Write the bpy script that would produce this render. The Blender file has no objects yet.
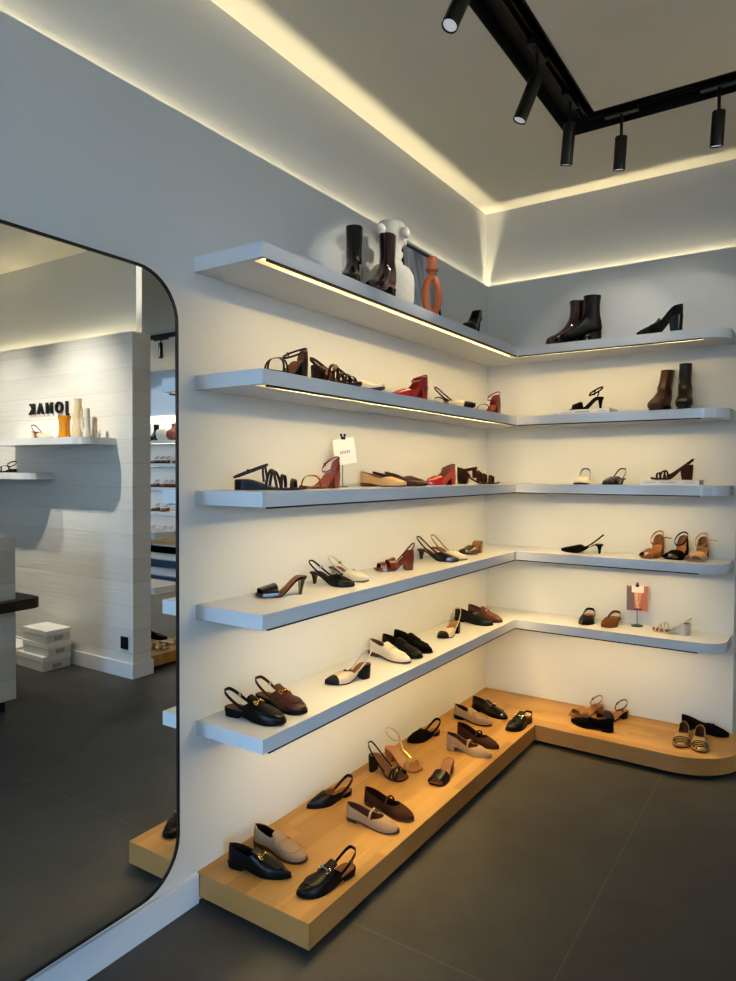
import bpy, bmesh, math, random
import numpy as np
from mathutils import Vector, Matrix
random.seed(7)
C = bpy.context.scene.collection
PI = math.pi

# ------------------------------------------------------------------ materials
def new_mat(name):
    m = bpy.data.materials.new(name); m.use_nodes = True
    return m, m.node_tree.nodes, m.node_tree.links, m.node_tree.nodes['Principled BSDF']

def lin(c):
    return tuple((x/12.92 if x <= .04045 else ((x+.055)/1.055)**2.4) for x in [v/255 for v in c])

def flat(name, rgb, rough=.5, metal=0, coat=0, bump=0, bscale=60, var=0, spec=.5, sheen=0):
    m, n, l, p = new_mat(name)
    c = lin(rgb)
    p.inputs['Base Color'].default_value = (*c, 1)
    p.inputs['Roughness'].default_value = rough
    p.inputs['Metallic'].default_value = metal
    p.inputs['Coat Weight'].default_value = coat
    p.inputs['Coat Roughness'].default_value = .12
    p.inputs['Specular IOR Level'].default_value = spec
    if sheen:
        p.inputs['Sheen Weight'].default_value = sheen
        p.inputs['Sheen Roughness'].default_value = .5
    if bump or var:
        tc = n.new('ShaderNodeTexCoord'); nz = n.new('ShaderNodeTexNoise')
        nz.inputs['Scale'].default_value = bscale; nz.inputs['Detail'].default_value = 4
        l.new(tc.outputs['Object'], nz.inputs['Vector'])
        if bump:
            b = n.new('ShaderNodeBump'); b.inputs['Strength'].default_value = bump; b.inputs['Distance'].default_value = .002
            l.new(nz.outputs['Fac'], b.inputs['Height']); l.new(b.outputs['Normal'], p.inputs['Normal'])
        if var:
            r = n.new('ShaderNodeValToRGB')
            r.color_ramp.elements[0].position = .3; r.color_ramp.elements[1].position = .7
            r.color_ramp.elements[0].color = (*[x*(1-var) for x in c], 1)
            r.color_ramp.elements[1].color = (*[min(1, x*(1+var)) for x in c], 1)
            l.new(nz.outputs['Fac'], r.inputs['Fac']); l.new(r.outputs['Color'], p.inputs['Base Color'])
    return m

def emis(name, rgb, s):
    m, n, l, p = new_mat(name)
    p.inputs['Base Color'].default_value = (.9, .9, .85, 1)
    p.inputs['Emission Color'].default_value = (*rgb, 1)
    p.inputs['Emission Strength'].default_value = s
    return m

def math_node(n, l, op, a, b=None):
    x = n.new('ShaderNodeMath'); x.operation = op
    for i, v in enumerate((a, b)):
        if v is None: continue
        if isinstance(v, (int, float)): x.inputs[i].default_value = v
        else: l.new(v, x.inputs[i])
    return x.outputs[0]

def wood(name, along, c1, c2, strip=.046, rough=.42):
    """oak boards: narrow strips, each with its own tone, grain running along one axis"""
    m, n, l, p = new_mat(name)
    tc = n.new('ShaderNodeTexCoord'); sx = n.new('ShaderNodeSeparateXYZ'); l.new(tc.outputs['Object'], sx.inputs[0])
    A, B = ('Y', 'X') if along == 'y' else ('X', 'Y')
    st = math_node(n, l, 'FLOOR', math_node(n, l, 'DIVIDE', sx.outputs[B], strip))
    off = math_node(n, l, 'MULTIPLY', math_node(n, l, 'SINE', math_node(n, l, 'MULTIPLY', st, 12.99)), 3.1)
    seg = math_node(n, l, 'FLOOR', math_node(n, l, 'ADD', math_node(n, l, 'DIVIDE', sx.outputs[A], .62), off))
    cv = n.new('ShaderNodeCombineXYZ'); l.new(st, cv.inputs[0]); l.new(seg, cv.inputs[1])
    wn = n.new('ShaderNodeTexWhiteNoise'); l.new(cv.outputs[0], wn.inputs['Vector'])
    mp = n.new('ShaderNodeMapping'); l.new(tc.outputs['Object'], mp.inputs['Vector'])
    mp.inputs['Scale'].default_value = (60, 3, 60) if along == 'y' else (3, 60, 60)
    nz = n.new('ShaderNodeTexNoise'); nz.inputs['Scale'].default_value = 1.5; nz.inputs['Detail'].default_value = 5
    l.new(mp.outputs[0], nz.inputs['Vector'])
    f = math_node(n, l, 'ADD', math_node(n, l, 'MULTIPLY', wn.outputs['Value'], .5), math_node(n, l, 'MULTIPLY', nz.outputs['Fac'], .5))
    r = n.new('ShaderNodeValToRGB')
    r.color_ramp.elements[0].position = .15; r.color_ramp.elements[0].color = (*lin(c1), 1)
    r.color_ramp.elements[1].position = .85; r.color_ramp.elements[1].color = (*lin(c2), 1)
    l.new(f, r.inputs['Fac']); l.new(r.outputs['Color'], p.inputs['Base Color'])
    p.inputs['Roughness'].default_value = rough
    return m

def cladding(name, c1, c2, h=.172):
    """white-washed horizontal boards"""
    m, n, l, p = new_mat(name)
    tc = n.new('ShaderNodeTexCoord'); sx = n.new('ShaderNodeSeparateXYZ'); l.new(tc.outputs['Object'], sx.inputs[0])
    d = math_node(n, l, 'DIVIDE', sx.outputs['Z'], h)
    st = math_node(n, l, 'FLOOR', d); fr = math_node(n, l, 'FRACT', d)
    wn = n.new('ShaderNodeTexWhiteNoise'); wn.noise_dimensions = '1D'; l.new(st, wn.inputs['W'])
    mp = n.new('ShaderNodeMapping'); l.new(tc.outputs['Object'], mp.inputs['Vector']); mp.inputs['Scale'].default_value = (2, 2, 45)
    nz = n.new('ShaderNodeTexNoise'); nz.inputs['Scale'].default_value = 1.2; nz.inputs['Detail'].default_value = 5
    l.new(mp.outputs[0], nz.inputs['Vector'])
    f = math_node(n, l, 'ADD', math_node(n, l, 'MULTIPLY', wn.outputs['Value'], .4), math_node(n, l, 'MULTIPLY', nz.outputs['Fac'], .6))
    r = n.new('ShaderNodeValToRGB')
    r.color_ramp.elements[0].position = .2; r.color_ramp.elements[0].color = (*lin(c1), 1)
    r.color_ramp.elements[1].position = .8; r.color_ramp.elements[1].color = (*lin(c2), 1)
    l.new(f, r.inputs['Fac'])
    g = math_node(n, l, 'LESS_THAN', fr, .03)
    mx = n.new('ShaderNodeMix'); mx.data_type = 'RGBA'; mx.blend_type = 'MULTIPLY'
    l.new(g, mx.inputs[0]); l.new(r.outputs['Color'], mx.inputs[6]); mx.inputs[7].default_value = (.86, .86, .84, 1)
    l.new(mx.outputs[2], p.inputs['Base Color'])
    b = n.new('ShaderNodeBump'); b.inputs['Strength'].default_value = .5; b.inputs['Distance'].default_value = .004
    l.new(math_node(n, l, 'SUBTRACT', nz.outputs['Fac'], g), b.inputs['Height']); l.new(b.outputs['Normal'], p.inputs['Normal'])
    p.inputs['Roughness'].default_value = .6
    return m

def tiles(name):
    """large dark grey stone floor tiles with thin lighter joints"""
    m, n, l, p = new_mat(name)
    tc = n.new('ShaderNodeTexCoord'); sx = n.new('ShaderNodeSeparateXYZ'); l.new(tc.outputs['Object'], sx.inputs[0])
    def joint(o, off, size):
        fr = math_node(n, l, 'FRACT', math_node(n, l, 'ADD', math_node(n, l, 'DIVIDE', math_node(n, l, 'SUBTRACT', o, off), size), 50.0))
        return math_node(n, l, 'LESS_THAN', fr, .004/size)
    j = math_node(n, l, 'MAXIMUM', joint(sx.outputs['X'], 1.158, 1.2), joint(sx.outputs['Y'], -2.256, 1.8))
    nz = n.new('ShaderNodeTexNoise'); nz.inputs['Scale'].default_value = 3.5; nz.inputs['Detail'].default_value = 8; nz.inputs['Roughness'].default_value = .65
    l.new(tc.outputs['Object'], nz.inputs['Vector'])
    r = n.new('ShaderNodeValToRGB')
    r.color_ramp.elements[0].position = .3; r.color_ramp.elements[0].color = (*lin((66, 64, 60)), 1)
    r.color_ramp.elements[1].position = .72; r.color_ramp.elements[1].color = (*lin((84, 81, 76)), 1)
    l.new(nz.outputs['Fac'], r.inputs['Fac'])
    mx = n.new('ShaderNodeMix'); mx.data_type = 'RGBA'
    l.new(math_node(n, l, 'MULTIPLY', j, .55), mx.inputs[0]); l.new(r.outputs['Color'], mx.inputs[6]); mx.inputs[7].default_value = (*lin((112, 108, 100)), 1)
    l.new(mx.outputs[2], p.inputs['Base Color'])
    p.inputs['Roughness'].default_value = .52
    b = n.new('ShaderNodeBump'); b.inputs['Strength'].default_value = .15; b.inputs['Distance'].default_value = .003
    l.new(nz.outputs['Fac'], b.inputs['Height']); l.new(b.outputs['Normal'], p.inputs['Normal'])
    return m

M = dict(
    wall=flat('wall paint', (220, 219, 214), .75, bump=.05, bscale=220),
    ceil=flat('ceiling paint', (236, 230, 214), .85),
    shelf=flat('shelf lacquer', (222, 222, 220), .2),
    base=flat('baseboard paint', (222, 224, 226), .45),
    black=flat('black metal', (16, 16, 17), .4),
    blackw=flat('black channel', (30, 29, 27), .5),
    strip=emis('led diffuser', (1, .74, .32), 2.4),
    lens=emis('lamp lens', (.9, .95, 1), .3),
    floor=tiles('floor tiles'),
    oaky=wood('oak boards', 'y', (156, 118, 66), (186, 147, 90)),
    oakx=wood('oak boards across', 'x', (156, 118, 66), (186, 147, 90)),
    oakedge=wood('oak edge', 'y', (168, 122, 68), (190, 144, 88), strip=2),
    oakedgex=wood('oak edge across', 'x', (168, 122, 68), (190, 144, 88), strip=2),
    clad=cladding('washed boards', (214, 211, 203), (229, 227, 221)),
    clad2=cladding('counter boards', (190, 184, 168), (214, 208, 194), .2),
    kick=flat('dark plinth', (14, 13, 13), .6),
    stone=flat('black stone', (24, 24, 25), .35),
    step=flat('blue black steps', (22, 34, 48), .5),
    nosing=flat('step nosing', (140, 150, 160), .4),
    frame=flat('mirror frame', (12, 12, 12), .45),
    paper=flat('white paper', (236, 233, 226), .8),
    box=flat('white carton', (214, 212, 206), .7),
    ink=flat('grey ink', (164, 162, 158), .8),
    chrome=flat('chrome', (200, 200, 200), .18, metal=1),
    gold=flat('gold metal', (214, 170, 84), .25, metal=1),
    plaster=flat('rough white ceramic', (216, 209, 194), .85, bump=.25, bscale=60, var=.05),
    terra=flat('glazed terracotta', (204, 112, 64), .28, coat=.5),
    terra2=flat('brown terracotta', (126, 66, 44), .5),
    amber=flat('amber glaze', (205, 138, 22), .25, coat=.4),
    sand=flat('sand ceramic', (222, 202, 164), .7, bump=.3, bscale=40),
    # shoe leathers
    blk=flat('black leather', (8, 7, 7), .38, spec=.28, coat=.03, bump=.06, bscale=300),
    blkp=flat('black patent', (7, 6, 6), .15, spec=.45, coat=.15),
    blks=flat('black suede', (16, 13, 12), .95, bump=.2, bscale=500, spec=.1),
    brn=flat('brown leather', (74, 40, 27), .32, coat=.12, spec=.35, bump=.05, bscale=300),
    brn2=flat('mid brown leather', (104, 60, 36), .3, coat=.25),
    dbrn=flat('dark brown leather', (48, 29, 21), .42, spec=.28),
    dbrns=flat('dark brown suede', (60, 38, 28), .9, bump=.2, bscale=500, spec=.15),
    brns=flat('brown suede', (104, 66, 40), .9, bump=.2, bscale=500, spec=.15),
    blkc=flat('black crinkled patent', (7, 6, 6), .14, spec=.5, coat=.4, bump=.7, bscale=38),
    burgc=flat('burgundy crinkled patent', (44, 15, 16), .14, coat=.5, bump=.7, bscale=38),
    burg=flat('burgundy patent', (52, 16, 18), .12, coat=.8),
    red=flat('red patent', (150, 22, 28), .16, coat=.7),
    redb=flat('red brown leather', (122, 52, 34), .25, coat=.4),
    dred=flat('dark red croc leather', (98, 30, 22), .2, coat=.6, bump=.5, bscale=140),
    taupe=flat('taupe suede', (152, 128, 103), .92, bump=.2, bscale=500, var=.05, spec=.15),
    beige=flat('beige leather', (186, 152, 112), .42, bump=.05, bscale=300),
    nude=flat('nude leather', (204, 184, 158), .4),
    white=flat('white leather', (214, 202, 178), .38, bump=.05, bscale=300),
    silver=flat('silver leather', (206, 200, 188), .32, metal=.35),
    tan=flat('tan suede', (128, 86, 52), .85, bump=.2, bscale=500, spec=.2),
    tanl=flat('tan leather', (150, 104, 62), .4),
    lining=flat('tan lining', (124, 84, 54), .6, spec=.3),
    liningb=flat('brown lining', (98, 62, 43), .6, spec=.3),
    liningd=flat('dark lining', (38, 28, 24), .6),
    sole=flat('dark rubber sole', (16, 13, 12), .6, spec=.2),
    soleb=flat('brown stacked sole', (82, 50, 34), .5),
    solet=flat('tan stacked sole', (150, 104, 66), .5),
    goldl=flat('metallic gold leather', (214, 178, 116), .28, metal=.7),
    goldp=flat('pale gold straps', (214, 188, 132), .3, metal=.75),
    croc=flat('olive brown croc leather', (70, 54, 36), .2, coat=.5, bump=.5, bscale=140),
)

# ------------------------------------------------------------------ mesh helper
class MB:
    def __init__(s): s.v, s.f = [], []
    def add(s, v, f):
        o = len(s.v); s.v += [tuple(map(float, p)) for p in v]; s.f += [tuple(i+o for i in q) for q in f]; return s
    def box(s, x0, x1, y0, y1, z0, z1):
        v = [(x, y, z) for z in (z0, z1) for y in (y0, y1) for x in (x0, x1)]
        return s.add(v, [(0, 2, 3, 1), (4, 5, 7, 6), (0, 1, 5, 4), (2, 6, 7, 3), (0, 4, 6, 2), (1, 3, 7, 5)])
    def grid(s, rows, close=False):
        n = len(rows[0]); v = [p for r in rows for p in r]; f = []
        for i in range(len(rows)-1):
            for j in range(n if close else n-1):
                k = (j+1) % n
                f.append((i*n+j, i*n+k, (i+1)*n+k, (i+1)*n+j))
        return s.add(v, f)
    def cap(s, ring): return s.add(ring, [tuple(range(len(ring)))])
    def prism(s, poly, z0, z1):
        n = len(poly); v = [(x, y, z0) for x, y in poly]+[(x, y, z1) for x, y in poly]
        return s.add(v, [tuple(range(n-1, -1, -1)), tuple(range(n, 2*n))]+[(i, (i+1) % n, n+(i+1) % n, n+i) for i in range(n)])
    def tube(s, path, r, seg=8, closed=False):
        P = [Vector(p) for p in path]; N = len(P); rows = []; u = None
        for i, p in enumerate(P):
            a = P[i-1] if (i > 0 or closed) else p; b = P[(i+1) % N] if (i < N-1 or closed) else p
            t = (b-a).normalized()
            if u is None:
                u = t.cross(Vector((0, 0, 1)))
                if u.length < 1e-3: u = t.cross(Vector((0, 1, 0)))
            u = (u-t*u.dot(t)).normalized(); w = u.cross(t)
            rr = r[i] if isinstance(r, (list, tuple)) else r
            rows.append([p+(u*math.cos(2*PI*k/seg)+w*math.sin(2*PI*k/seg))*rr for k in range(seg)])
        if closed: rows.append(rows[0])
        s.grid(rows, True)
        if not closed: s.cap(rows[0][::-1]); s.cap(rows[-1])
        return s
    def ribbon(s, path, ups, w, t, closed=False):
        """a flat band: width w along each up vector, thickness t"""
        P = [Vector(p) for p in path]; N = len(P); rows = []
        for i, p in enumerate(P):
            a = P[i-1] if (i > 0 or closed) else p; b = P[(i+1) % N] if (i < N-1 or closed) else p
            T = (b-a); T = T.normalized() if T.length > 1e-9 else Vector((1, 0, 0))
            u = Vector(ups[i] if isinstance(ups, list) else ups)
            u = (u-T*u.dot(T))
            u = u.normalized() if u.length > 1e-6 else Vector((0, 0, 1))
            n = T.cross(u)
            rows.append([p+u*w/2+n*t/2, p+u*w/2-n*t/2, p-u*w/2-n*t/2, p-u*w/2+n*t/2])
        if closed: rows.append(rows[0])
        s.grid(rows, True)
        if not closed: s.cap(rows[0][::-1]); s.cap(rows[-1])
        return s
    def lathe(s, prof, seg=24, c=(0, 0, 0), sx=1, sy=1):
        rows = [[(c[0]+r*sx*math.cos(2*PI*k/seg), c[1]+r*sy*math.sin(2*PI*k/seg), c[2]+z) for k in range(seg)] for r, z in prof]
        s.grid(rows, True); s.cap(rows[0][::-1]); s.cap(rows[-1]); return s
    def ball(s, c, r, sc=(1, 1, 1), seg=12):
        rows = []
        for i in range(seg//2+1):
            a = -PI/2+PI*i/(seg//2)
            rows.append([(c[0]+r*sc[0]*math.cos(a)*math.cos(2*PI*k/seg), c[1]+r*sc[1]*math.cos(a)*math.sin(2*PI*k/seg), c[2]+r*sc[2]*math.sin(a)) for k in range(seg)])
        return s.grid(rows, True)
    def build(s, name, mat, parent=None, smooth=None, bevel=0, **props):
        me = bpy.data.meshes.new(name); me.from_pydata(s.v, [], s.f)
        bm = bmesh.new(); bm.from_mesh(me)
        bmesh.ops.remove_doubles(bm, verts=bm.verts, dist=2e-5)
        bmesh.ops.recalc_face_normals(bm, faces=bm.faces)
        bm.to_mesh(me); bm.free()
        me.materials.append(M[mat] if isinstance(mat, str) else mat)
        if smooth:
            me.polygons.foreach_set('use_smooth', [True]*len(me.polygons))
            me.set_sharp_from_angle(angle=math.radians(smooth))
        o = bpy.data.objects.new(name, me); C.objects.link(o)
        if parent: o.parent = parent
        if bevel:
            b = o.modifiers.new('edge', 'BEVEL'); b.width = bevel; b.segments = 2; b.limit_method = 'ANGLE'
        for k, v in props.items(): o[k] = v
        return o

def thing(name, label, cat, loc=(0, 0, 0), rz=0, group=None):
    o = bpy.data.objects.new(name, None); C.objects.link(o)
    o.empty_display_size = .05
    o.location = loc; o.rotation_euler = (0, 0, rz); o['label'] = label; o['category'] = cat
    if group: o['group'] = group
    return o

def tag(o, label, cat, group=None):
    o['label'] = label; o['category'] = cat
    if group: o['group'] = group
    return o

def struct(o): o['kind'] = 'structure'; return o

def area(name, loc, rot, sx, sy, w, col, spread=PI, parent=None):
    d = bpy.data.lights.new(name, 'AREA'); d.shape = 'RECTANGLE'; d.size = sx; d.size_y = sy; d.energy = w; d.color = col; d.spread = spread
    o = bpy.data.objects.new(name, d); C.objects.link(o); o.location = loc; o.rotation_euler = rot
    if parent: o.parent = parent
    return o

def arc(cx, cy, r, a0, a1, n=14):
    return [(cx+r*math.cos(math.radians(a0+(a1-a0)*i/n)), cy+r*math.sin(math.radians(a0+(a1-a0)*i/n))) for i in range(n+1)]

# ------------------------------------------------------------------ dimensions
ZS = [2.2344, 1.8328, 1.4387, 1.0427, .6389]     # tops of the five shelf levels
TH, DL, DR, YL = .0493, .3107, .2893, -2.465
XS, XE = 1.2876, 1.412                            # straight part of the back shelves, their rounded tip
ZC, ZV, REC, LIP, TR = 3.170, 2.6995, .030, .008, 2.60
ZP, TP, DP, DPR, YP = .1057, .0835, .4985, .4614, -2.4646
WX = 1.424                                        # where the back wall ends
PY0, PY1, PX0, PZ = -.925, -.765, 2.405, 2.49      # boarded partition
YF, XR, YB, XB = -6.6, 5.2, 3.75, 9.0             # front, right, rear wall, far right
WARM = (1, .71, .30)
K_SHELF, K_COVE = .85, 1.1

# ------------------------------------------------------------------ setting
m = MB(); m.box(-.3, XB, YF, YB+.2, -.05, 0); struct(m.build('floor', 'floor'))
# ceiling with an L-shaped slot for the lighting channel
CX0, CX1, CYa, CYb, CXE, CYE = .723, .898, -.862, -.690, 3.0, -4.6
m = MB(); zt = ZC+.2
m.box(-.3, CX0, YF, YB+.2, ZC, zt); m.box(CX0, XB, CYb, YB+.2, ZC, zt)
m.box(CX1, XB, YF, CYa, ZC, zt); m.box(CX0, CX1, YF, CYE, ZC, zt); m.box(CXE, XB, CYa, CYb, ZC, zt)
struct(m.build('ceiling', 'ceil'))
# left wall: panel lip, light trough, upper wall
def trough_wall(m, ax, a0, a1, thick=.2):
    if ax == 'x':
        m.box(-thick, -REC, a0, a1, 0, ZC+.1); m.box(-REC, -LIP, a0, a1, 0, TR); m.box(-LIP, 0, a0, a1, 0, ZV)
    else:
        m.box(a0, a1, REC, thick, 0, ZC+.1); m.box(a0, a1, LIP, REC, 0, TR); m.box(a0, a1, 0, LIP, 0, ZV)
m = MB(); trough_wall(m, 'x', YF, 0); m.box(-.2, -REC, 0, .2, 0, ZC+.1); m.box(-REC, 0, 0, REC, 0, TR); struct(m.build('wall_left', 'wall'))
m = MB(); trough_wall(m, 'y', 0, WX, .5); m.box(-REC, 0, REC, .5, 0, ZC+.1); struct(m.build('wall_back', 'wall'))
# rear room
m = MB(); m.box(WX-.2, WX, .5, YB, 0, ZC); struct(m.build('wall_rear_left', 'wall'))
m = MB(); m.box(WX-.2, XB, YB, YB+.2, 0, ZC); struct(m.build('wall_rear', flat('rear wall daylight tint', (176, 186, 194), .8)))  # blue-grey puts the rear daylight tint into the paint colour
m = MB(); m.box(XB, XB+.2, YF, YB+.2, 0, ZC); struct(m.build('wall_far_right', 'wall'))
m = MB(); m.box(XR, XR+.2, -2.7, PY0, 0, ZC); m.box(XR, XR+.2, YF, -6.3, 0, ZC); m.box(XR, XR+.2, -6.3, -2.7, 2.95, ZC); m.box(XR, XR+.2, -6.3, -2.7, 0, .12); struct(m.build('wall_right', 'wall'))
# boarded partition with a light trough on top
m = MB(); m.box(PX0, XR, PY0, PY0+.03, 0, PZ); m.box(PX0, XR, PY1-.03, PY1, 0, PZ); m.box(PX0, XR, PY0+.03, PY1-.03, 0, PZ-.09)
m.box(PX0, PX0+.03, PY0+.03, PY1-.03, PZ-.09, PZ)
struct(m.build('wall_partition', 'clad'))
m = MB(); m.box(PX0+.05, XR, PY0+.075, PY1-.035, PZ-.09, ZC); struct(m.build('wall_partition_upper', 'wall'))
# front: shop window to the street
m = MB(); m.box(0, .6, YF-.2, YF, 0, ZC); m.box(1.5, XR, YF-.2, YF, 0, ZC); m.box(.6, 1.5, YF-.2, YF, 2.95, ZC); m.box(.6, 1.5, YF-.2, YF, 0, .12)
struct(m.build('wall_front', 'wall'))
gl = bpy.data.materials.new('window glass'); gl.use_nodes = True; n = gl.node_tree.nodes; l = gl.node_tree.links; n.clear()
o_ = n.new('ShaderNodeOutputMaterial'); mx = n.new('ShaderNodeMixShader'); tr = n.new('ShaderNodeBsdfTransparent'); gs = n.new('ShaderNodeBsdfGlossy'); fr = n.new('ShaderNodeFresnel')
gs.inputs['Roughness'].default_value = .02; fr.inputs['IOR'].default_value = 1.45
l.new(fr.outputs[0], mx.inputs[0]); l.new(tr.outputs[0], mx.inputs[1]); l.new(gs.outputs[0], mx.inputs[2]); l.new(mx.outputs[0], o_.inputs[0])
def glazing(name, span, horiz, pos, posts):
    wf = MB(); g = MB()
    def bx(m, a0, a1, t0, t1, z0, z1):
        if horiz: m.box(a0, a1, pos+t0, pos+t1, z0, z1)
        else: m.box(pos+t0, pos+t1, a0, a1, z0, z1)
    a0, a1 = span; xs = [a0+(a1-a0-.06)*i/posts for i in range(posts+1)]
    for x in xs: bx(wf, x, x+.06, .02, .08, .12, 2.95)
    bx(wf, a0, a1, .02, .08, .12, .18); bx(wf, a0, a1, .02, .08, 2.89, 2.95)
    w = struct(wf.build(name, 'black'))
    for x, y in zip(xs, xs[1:]): bx(g, x+.06, y, .047, .053, .18, 2.89)
    g.build('pane', gl, w)
glazing('window_1', (.6, 1.5), True, YF-.1, 1)
glazing('window_2', (-6.3, -2.7), False, XR, 3)
m = MB(); m.box(-6, 12, YF-8, YF-.2, -.2, -.05); m.box(XR+.2, 14, YF-.2, PY0-.5, -.2, -.05); struct(m.build('pavement', flat('pavement stone', (140, 140, 138), .8)))
# baseboards
m = MB(); m.box(0, .014, YF, YP-.002, 0, .106); struct(m.build('baseboard_left', 'base', bevel=.002))
m = MB(); m.box(PX0-.014, XR, PY0-.014, PY0, 0, .108); m.box(PX0-.014, PX0, PY0, PY1, 0, .108); m.box(PX0-.014, XR, PY1, PY1+.014, 0, .108)
struct(m.build('baseboard_partition', 'base', bevel=.002))
# raised rear floor and its steps
m = MB(); m.box(3.2, XB, 2.90, YB, 0, .36); struct(m.build('floor_raised', 'floor'))
for i in range(3):
    ys = 1.95+.47*i if i < 2 else 2.895
    m = MB(); m.box(3.2, XB, ys+.01, 2.90 if i < 2 else 2.9, .12*i, .12*(i+1)-.015)
    st = struct(m.build('trim_%d' % (i+1), 'step'))
    e = MB(); e.box(3.2, XB, ys, 2.90, .12*(i+1)-.015, .12*(i+1)); e.build('nosing', 'nosing', st)

# ------------------------------------------------------------------ cove lights (LED tape in the troughs) and an added ceiling fill
def led_up(name, x0, x1, y0, y1, z, w):
    area(name, ((x0+x1)/2, (y0+y1)/2, z), (PI, 0, 0), abs(x1-x0), abs(y1-y0), w, (1, .86, .56))
led_up('cove_light_left', -.026, -.018, YF+.1, -.03, ZV-.062, 20*K_COVE)
led_up('cove_light_back', -.01, WX-.02, .018, .026, ZV-.062, 4.6*K_COVE)
m = MB(); m.box(XR-.12, XR, YF, PY0, 2.98, 3.0); m.box(XR-.13, XR-.12, YF, PY0, 2.98, 3.03); struct(m.build('trim_5', 'wall'))  # unseen ledge added to carry the ceiling fill lamp
led_up('ceiling_fill_right', XR-.09, XR-.05, YF+.2, PY0-.2, 3.005, 110)  # added fill lamp on the unseen right wall, brightens the ceiling
led_up('cove_light_partition', PX0+.06, XR-.1, PY0+.055, PY0+.068, PZ-.055, 11*K_COVE)
led_up('cove_light_partition_end', PX0+.033, PX0+.046, PY0+.05, PY1-.05, PZ-.055, .9*K_COVE)
area('cove_light_rear', (7.0, YB-.06, 2.30), (0, 0, 0), 3, .02, 12, (1, .8, .5))

# ------------------------------------------------------------------ wall shelves
LV = ['topmost', 'second', 'middle', 'fourth', 'lowest']
def shelf_left(i, z):
    r = thing('wall_shelf', '%s long white shelf on the left wall%s' % (LV[i] if i != 2 else 'middle (third) eye-level', ', under the vases' if i == 0 else ''), 'shelf', (0, 0, z), 0, 'long shelves on the left wall')
    g = .014
    y1 = -DR+.0005                                 # mitred into the back shelf
    m = MB()
    m.prism([(0, YL), (DL, YL), (DL, y1), (0, 0)][::1], -TH+g, 0)
    m.prism([(0, YL), (.256, YL), (.256, -DR+.04), (0, 0)], -TH, -TH+g)
    m.prism([(.256, YL), (DL, YL), (DL, YL+.02), (.256, YL+.02)], -TH, -TH+g)
    m.prism([(.302, YL+.02), (DL, YL+.02), (DL, y1), (.302, y1+.008)], -TH, -TH+g)
    m.build('board', 'shelf', r)
    m = MB(); m.box(.258, .297, YL+.022, -DR+.03, -TH+g-.003, -TH+g-.0005); m.build('light_strip', 'strip', r)
    m = MB(); m.box(.2975, DL-.0005, YL+.03, y1+.004, -TH-.006, -TH-.0003); m.build('light_channel', 'blackw', r)
    area('shelf_light', (.292, (YL-DR)/2+.05, -TH+g-.004), (0, 0, 0), .006, -DR-YL-.16, 8.0*K_SHELF, WARM, parent=r)
def shelf_right(i, z):
    r = thing('wall_shelf', '%s white shelf with rounded end on the back wall' % (LV[i] if i != 2 else 'middle (third) eye-level'), 'shelf', (0, 0, z), 0, 'round ended shelves on the back wall')
    g = .014; rad = XE-XS
    out = [(.0005, 0), (DL+.0005, -DR), (XS, -DR)]+arc(XS, -DR+rad, rad, -90, 0)[1:]+[(XE, 0)]
    m = MB(); m.prism(out, -TH+g, 0)
    yb = -DR+.055
    m.prism([(.0005, 0), (.257, yb+.0-.005), (XS, yb), (XS, 0)], -TH, -TH+g)
    m.prism([(XS, -DR)]+arc(XS, -DR+rad, rad, -90, 0)[1:]+[(XE, 0), (XS, 0)], -TH, -TH+g)
    m.prism([(DL+.0005, -DR), (XS, -DR), (XS, -DR+.008), (.303, -DR+.008)], -TH, -TH+g)
    m.build('board', 'shelf', r)
    m = MB(); m.box(.298, XS-.002, -DR+.013, yb-.002, -TH+g-.003, -TH+g-.0005); m.build('light_strip', 'strip', r)
    m = MB(); m.box(DL+.004, XS, -DR+.0005, -DR+.0125, -TH-.006, -TH-.0003); m.build('light_channel', 'blackw', r)
    area('shelf_light', ((.31+XS)/2, -DR+.018, -TH+g-.004), (0, 0, 0), XS-.33, .006, 3.9*K_SHELF, WARM, parent=r)
for i, z in enumerate(ZS): shelf_left(i, z); shelf_right(i, z)

# ------------------------------------------------------------------ wooden L platform
r = thing('display_platform', 'low L-shaped oak platform with rounded end along both walls', 'platform')
e0 = .004
m = MB(); m.prism([(0.001, YP), (DP, YP), (DP, -DPR), (0.001, -.001)], ZP-e0, ZP); m.build('deck', 'oaky', r)
pr = .30; px = 1.49
pout = [(0.001, -.001), (DP, -DPR), (px-pr, -.476)]+arc(px-pr, -.476+pr, pr, -90, 0, 20)[1:]+[(px, -.001)]
m = MB(); m.prism(pout, ZP-e0, ZP); m.build('deck', 'oakx', r)
m = MB(); m.prism([(0.001, YP), (DP, YP), (DP, -DPR), (0.001, -.001)], ZP-TP, ZP-e0); m.build('fascia', 'oakedge', r)
m = MB(); m.prism(pout, ZP-TP, ZP-e0); m.build('fascia', 'oakedgex', r)
m = MB(); m.box(.001, DP-.05, YP+.03, -.3, 0, ZP-TP); m.box(.01, px-.12, -.40, -.002, 0, ZP-TP); m.build('plinth', 'kick', r)

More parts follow.
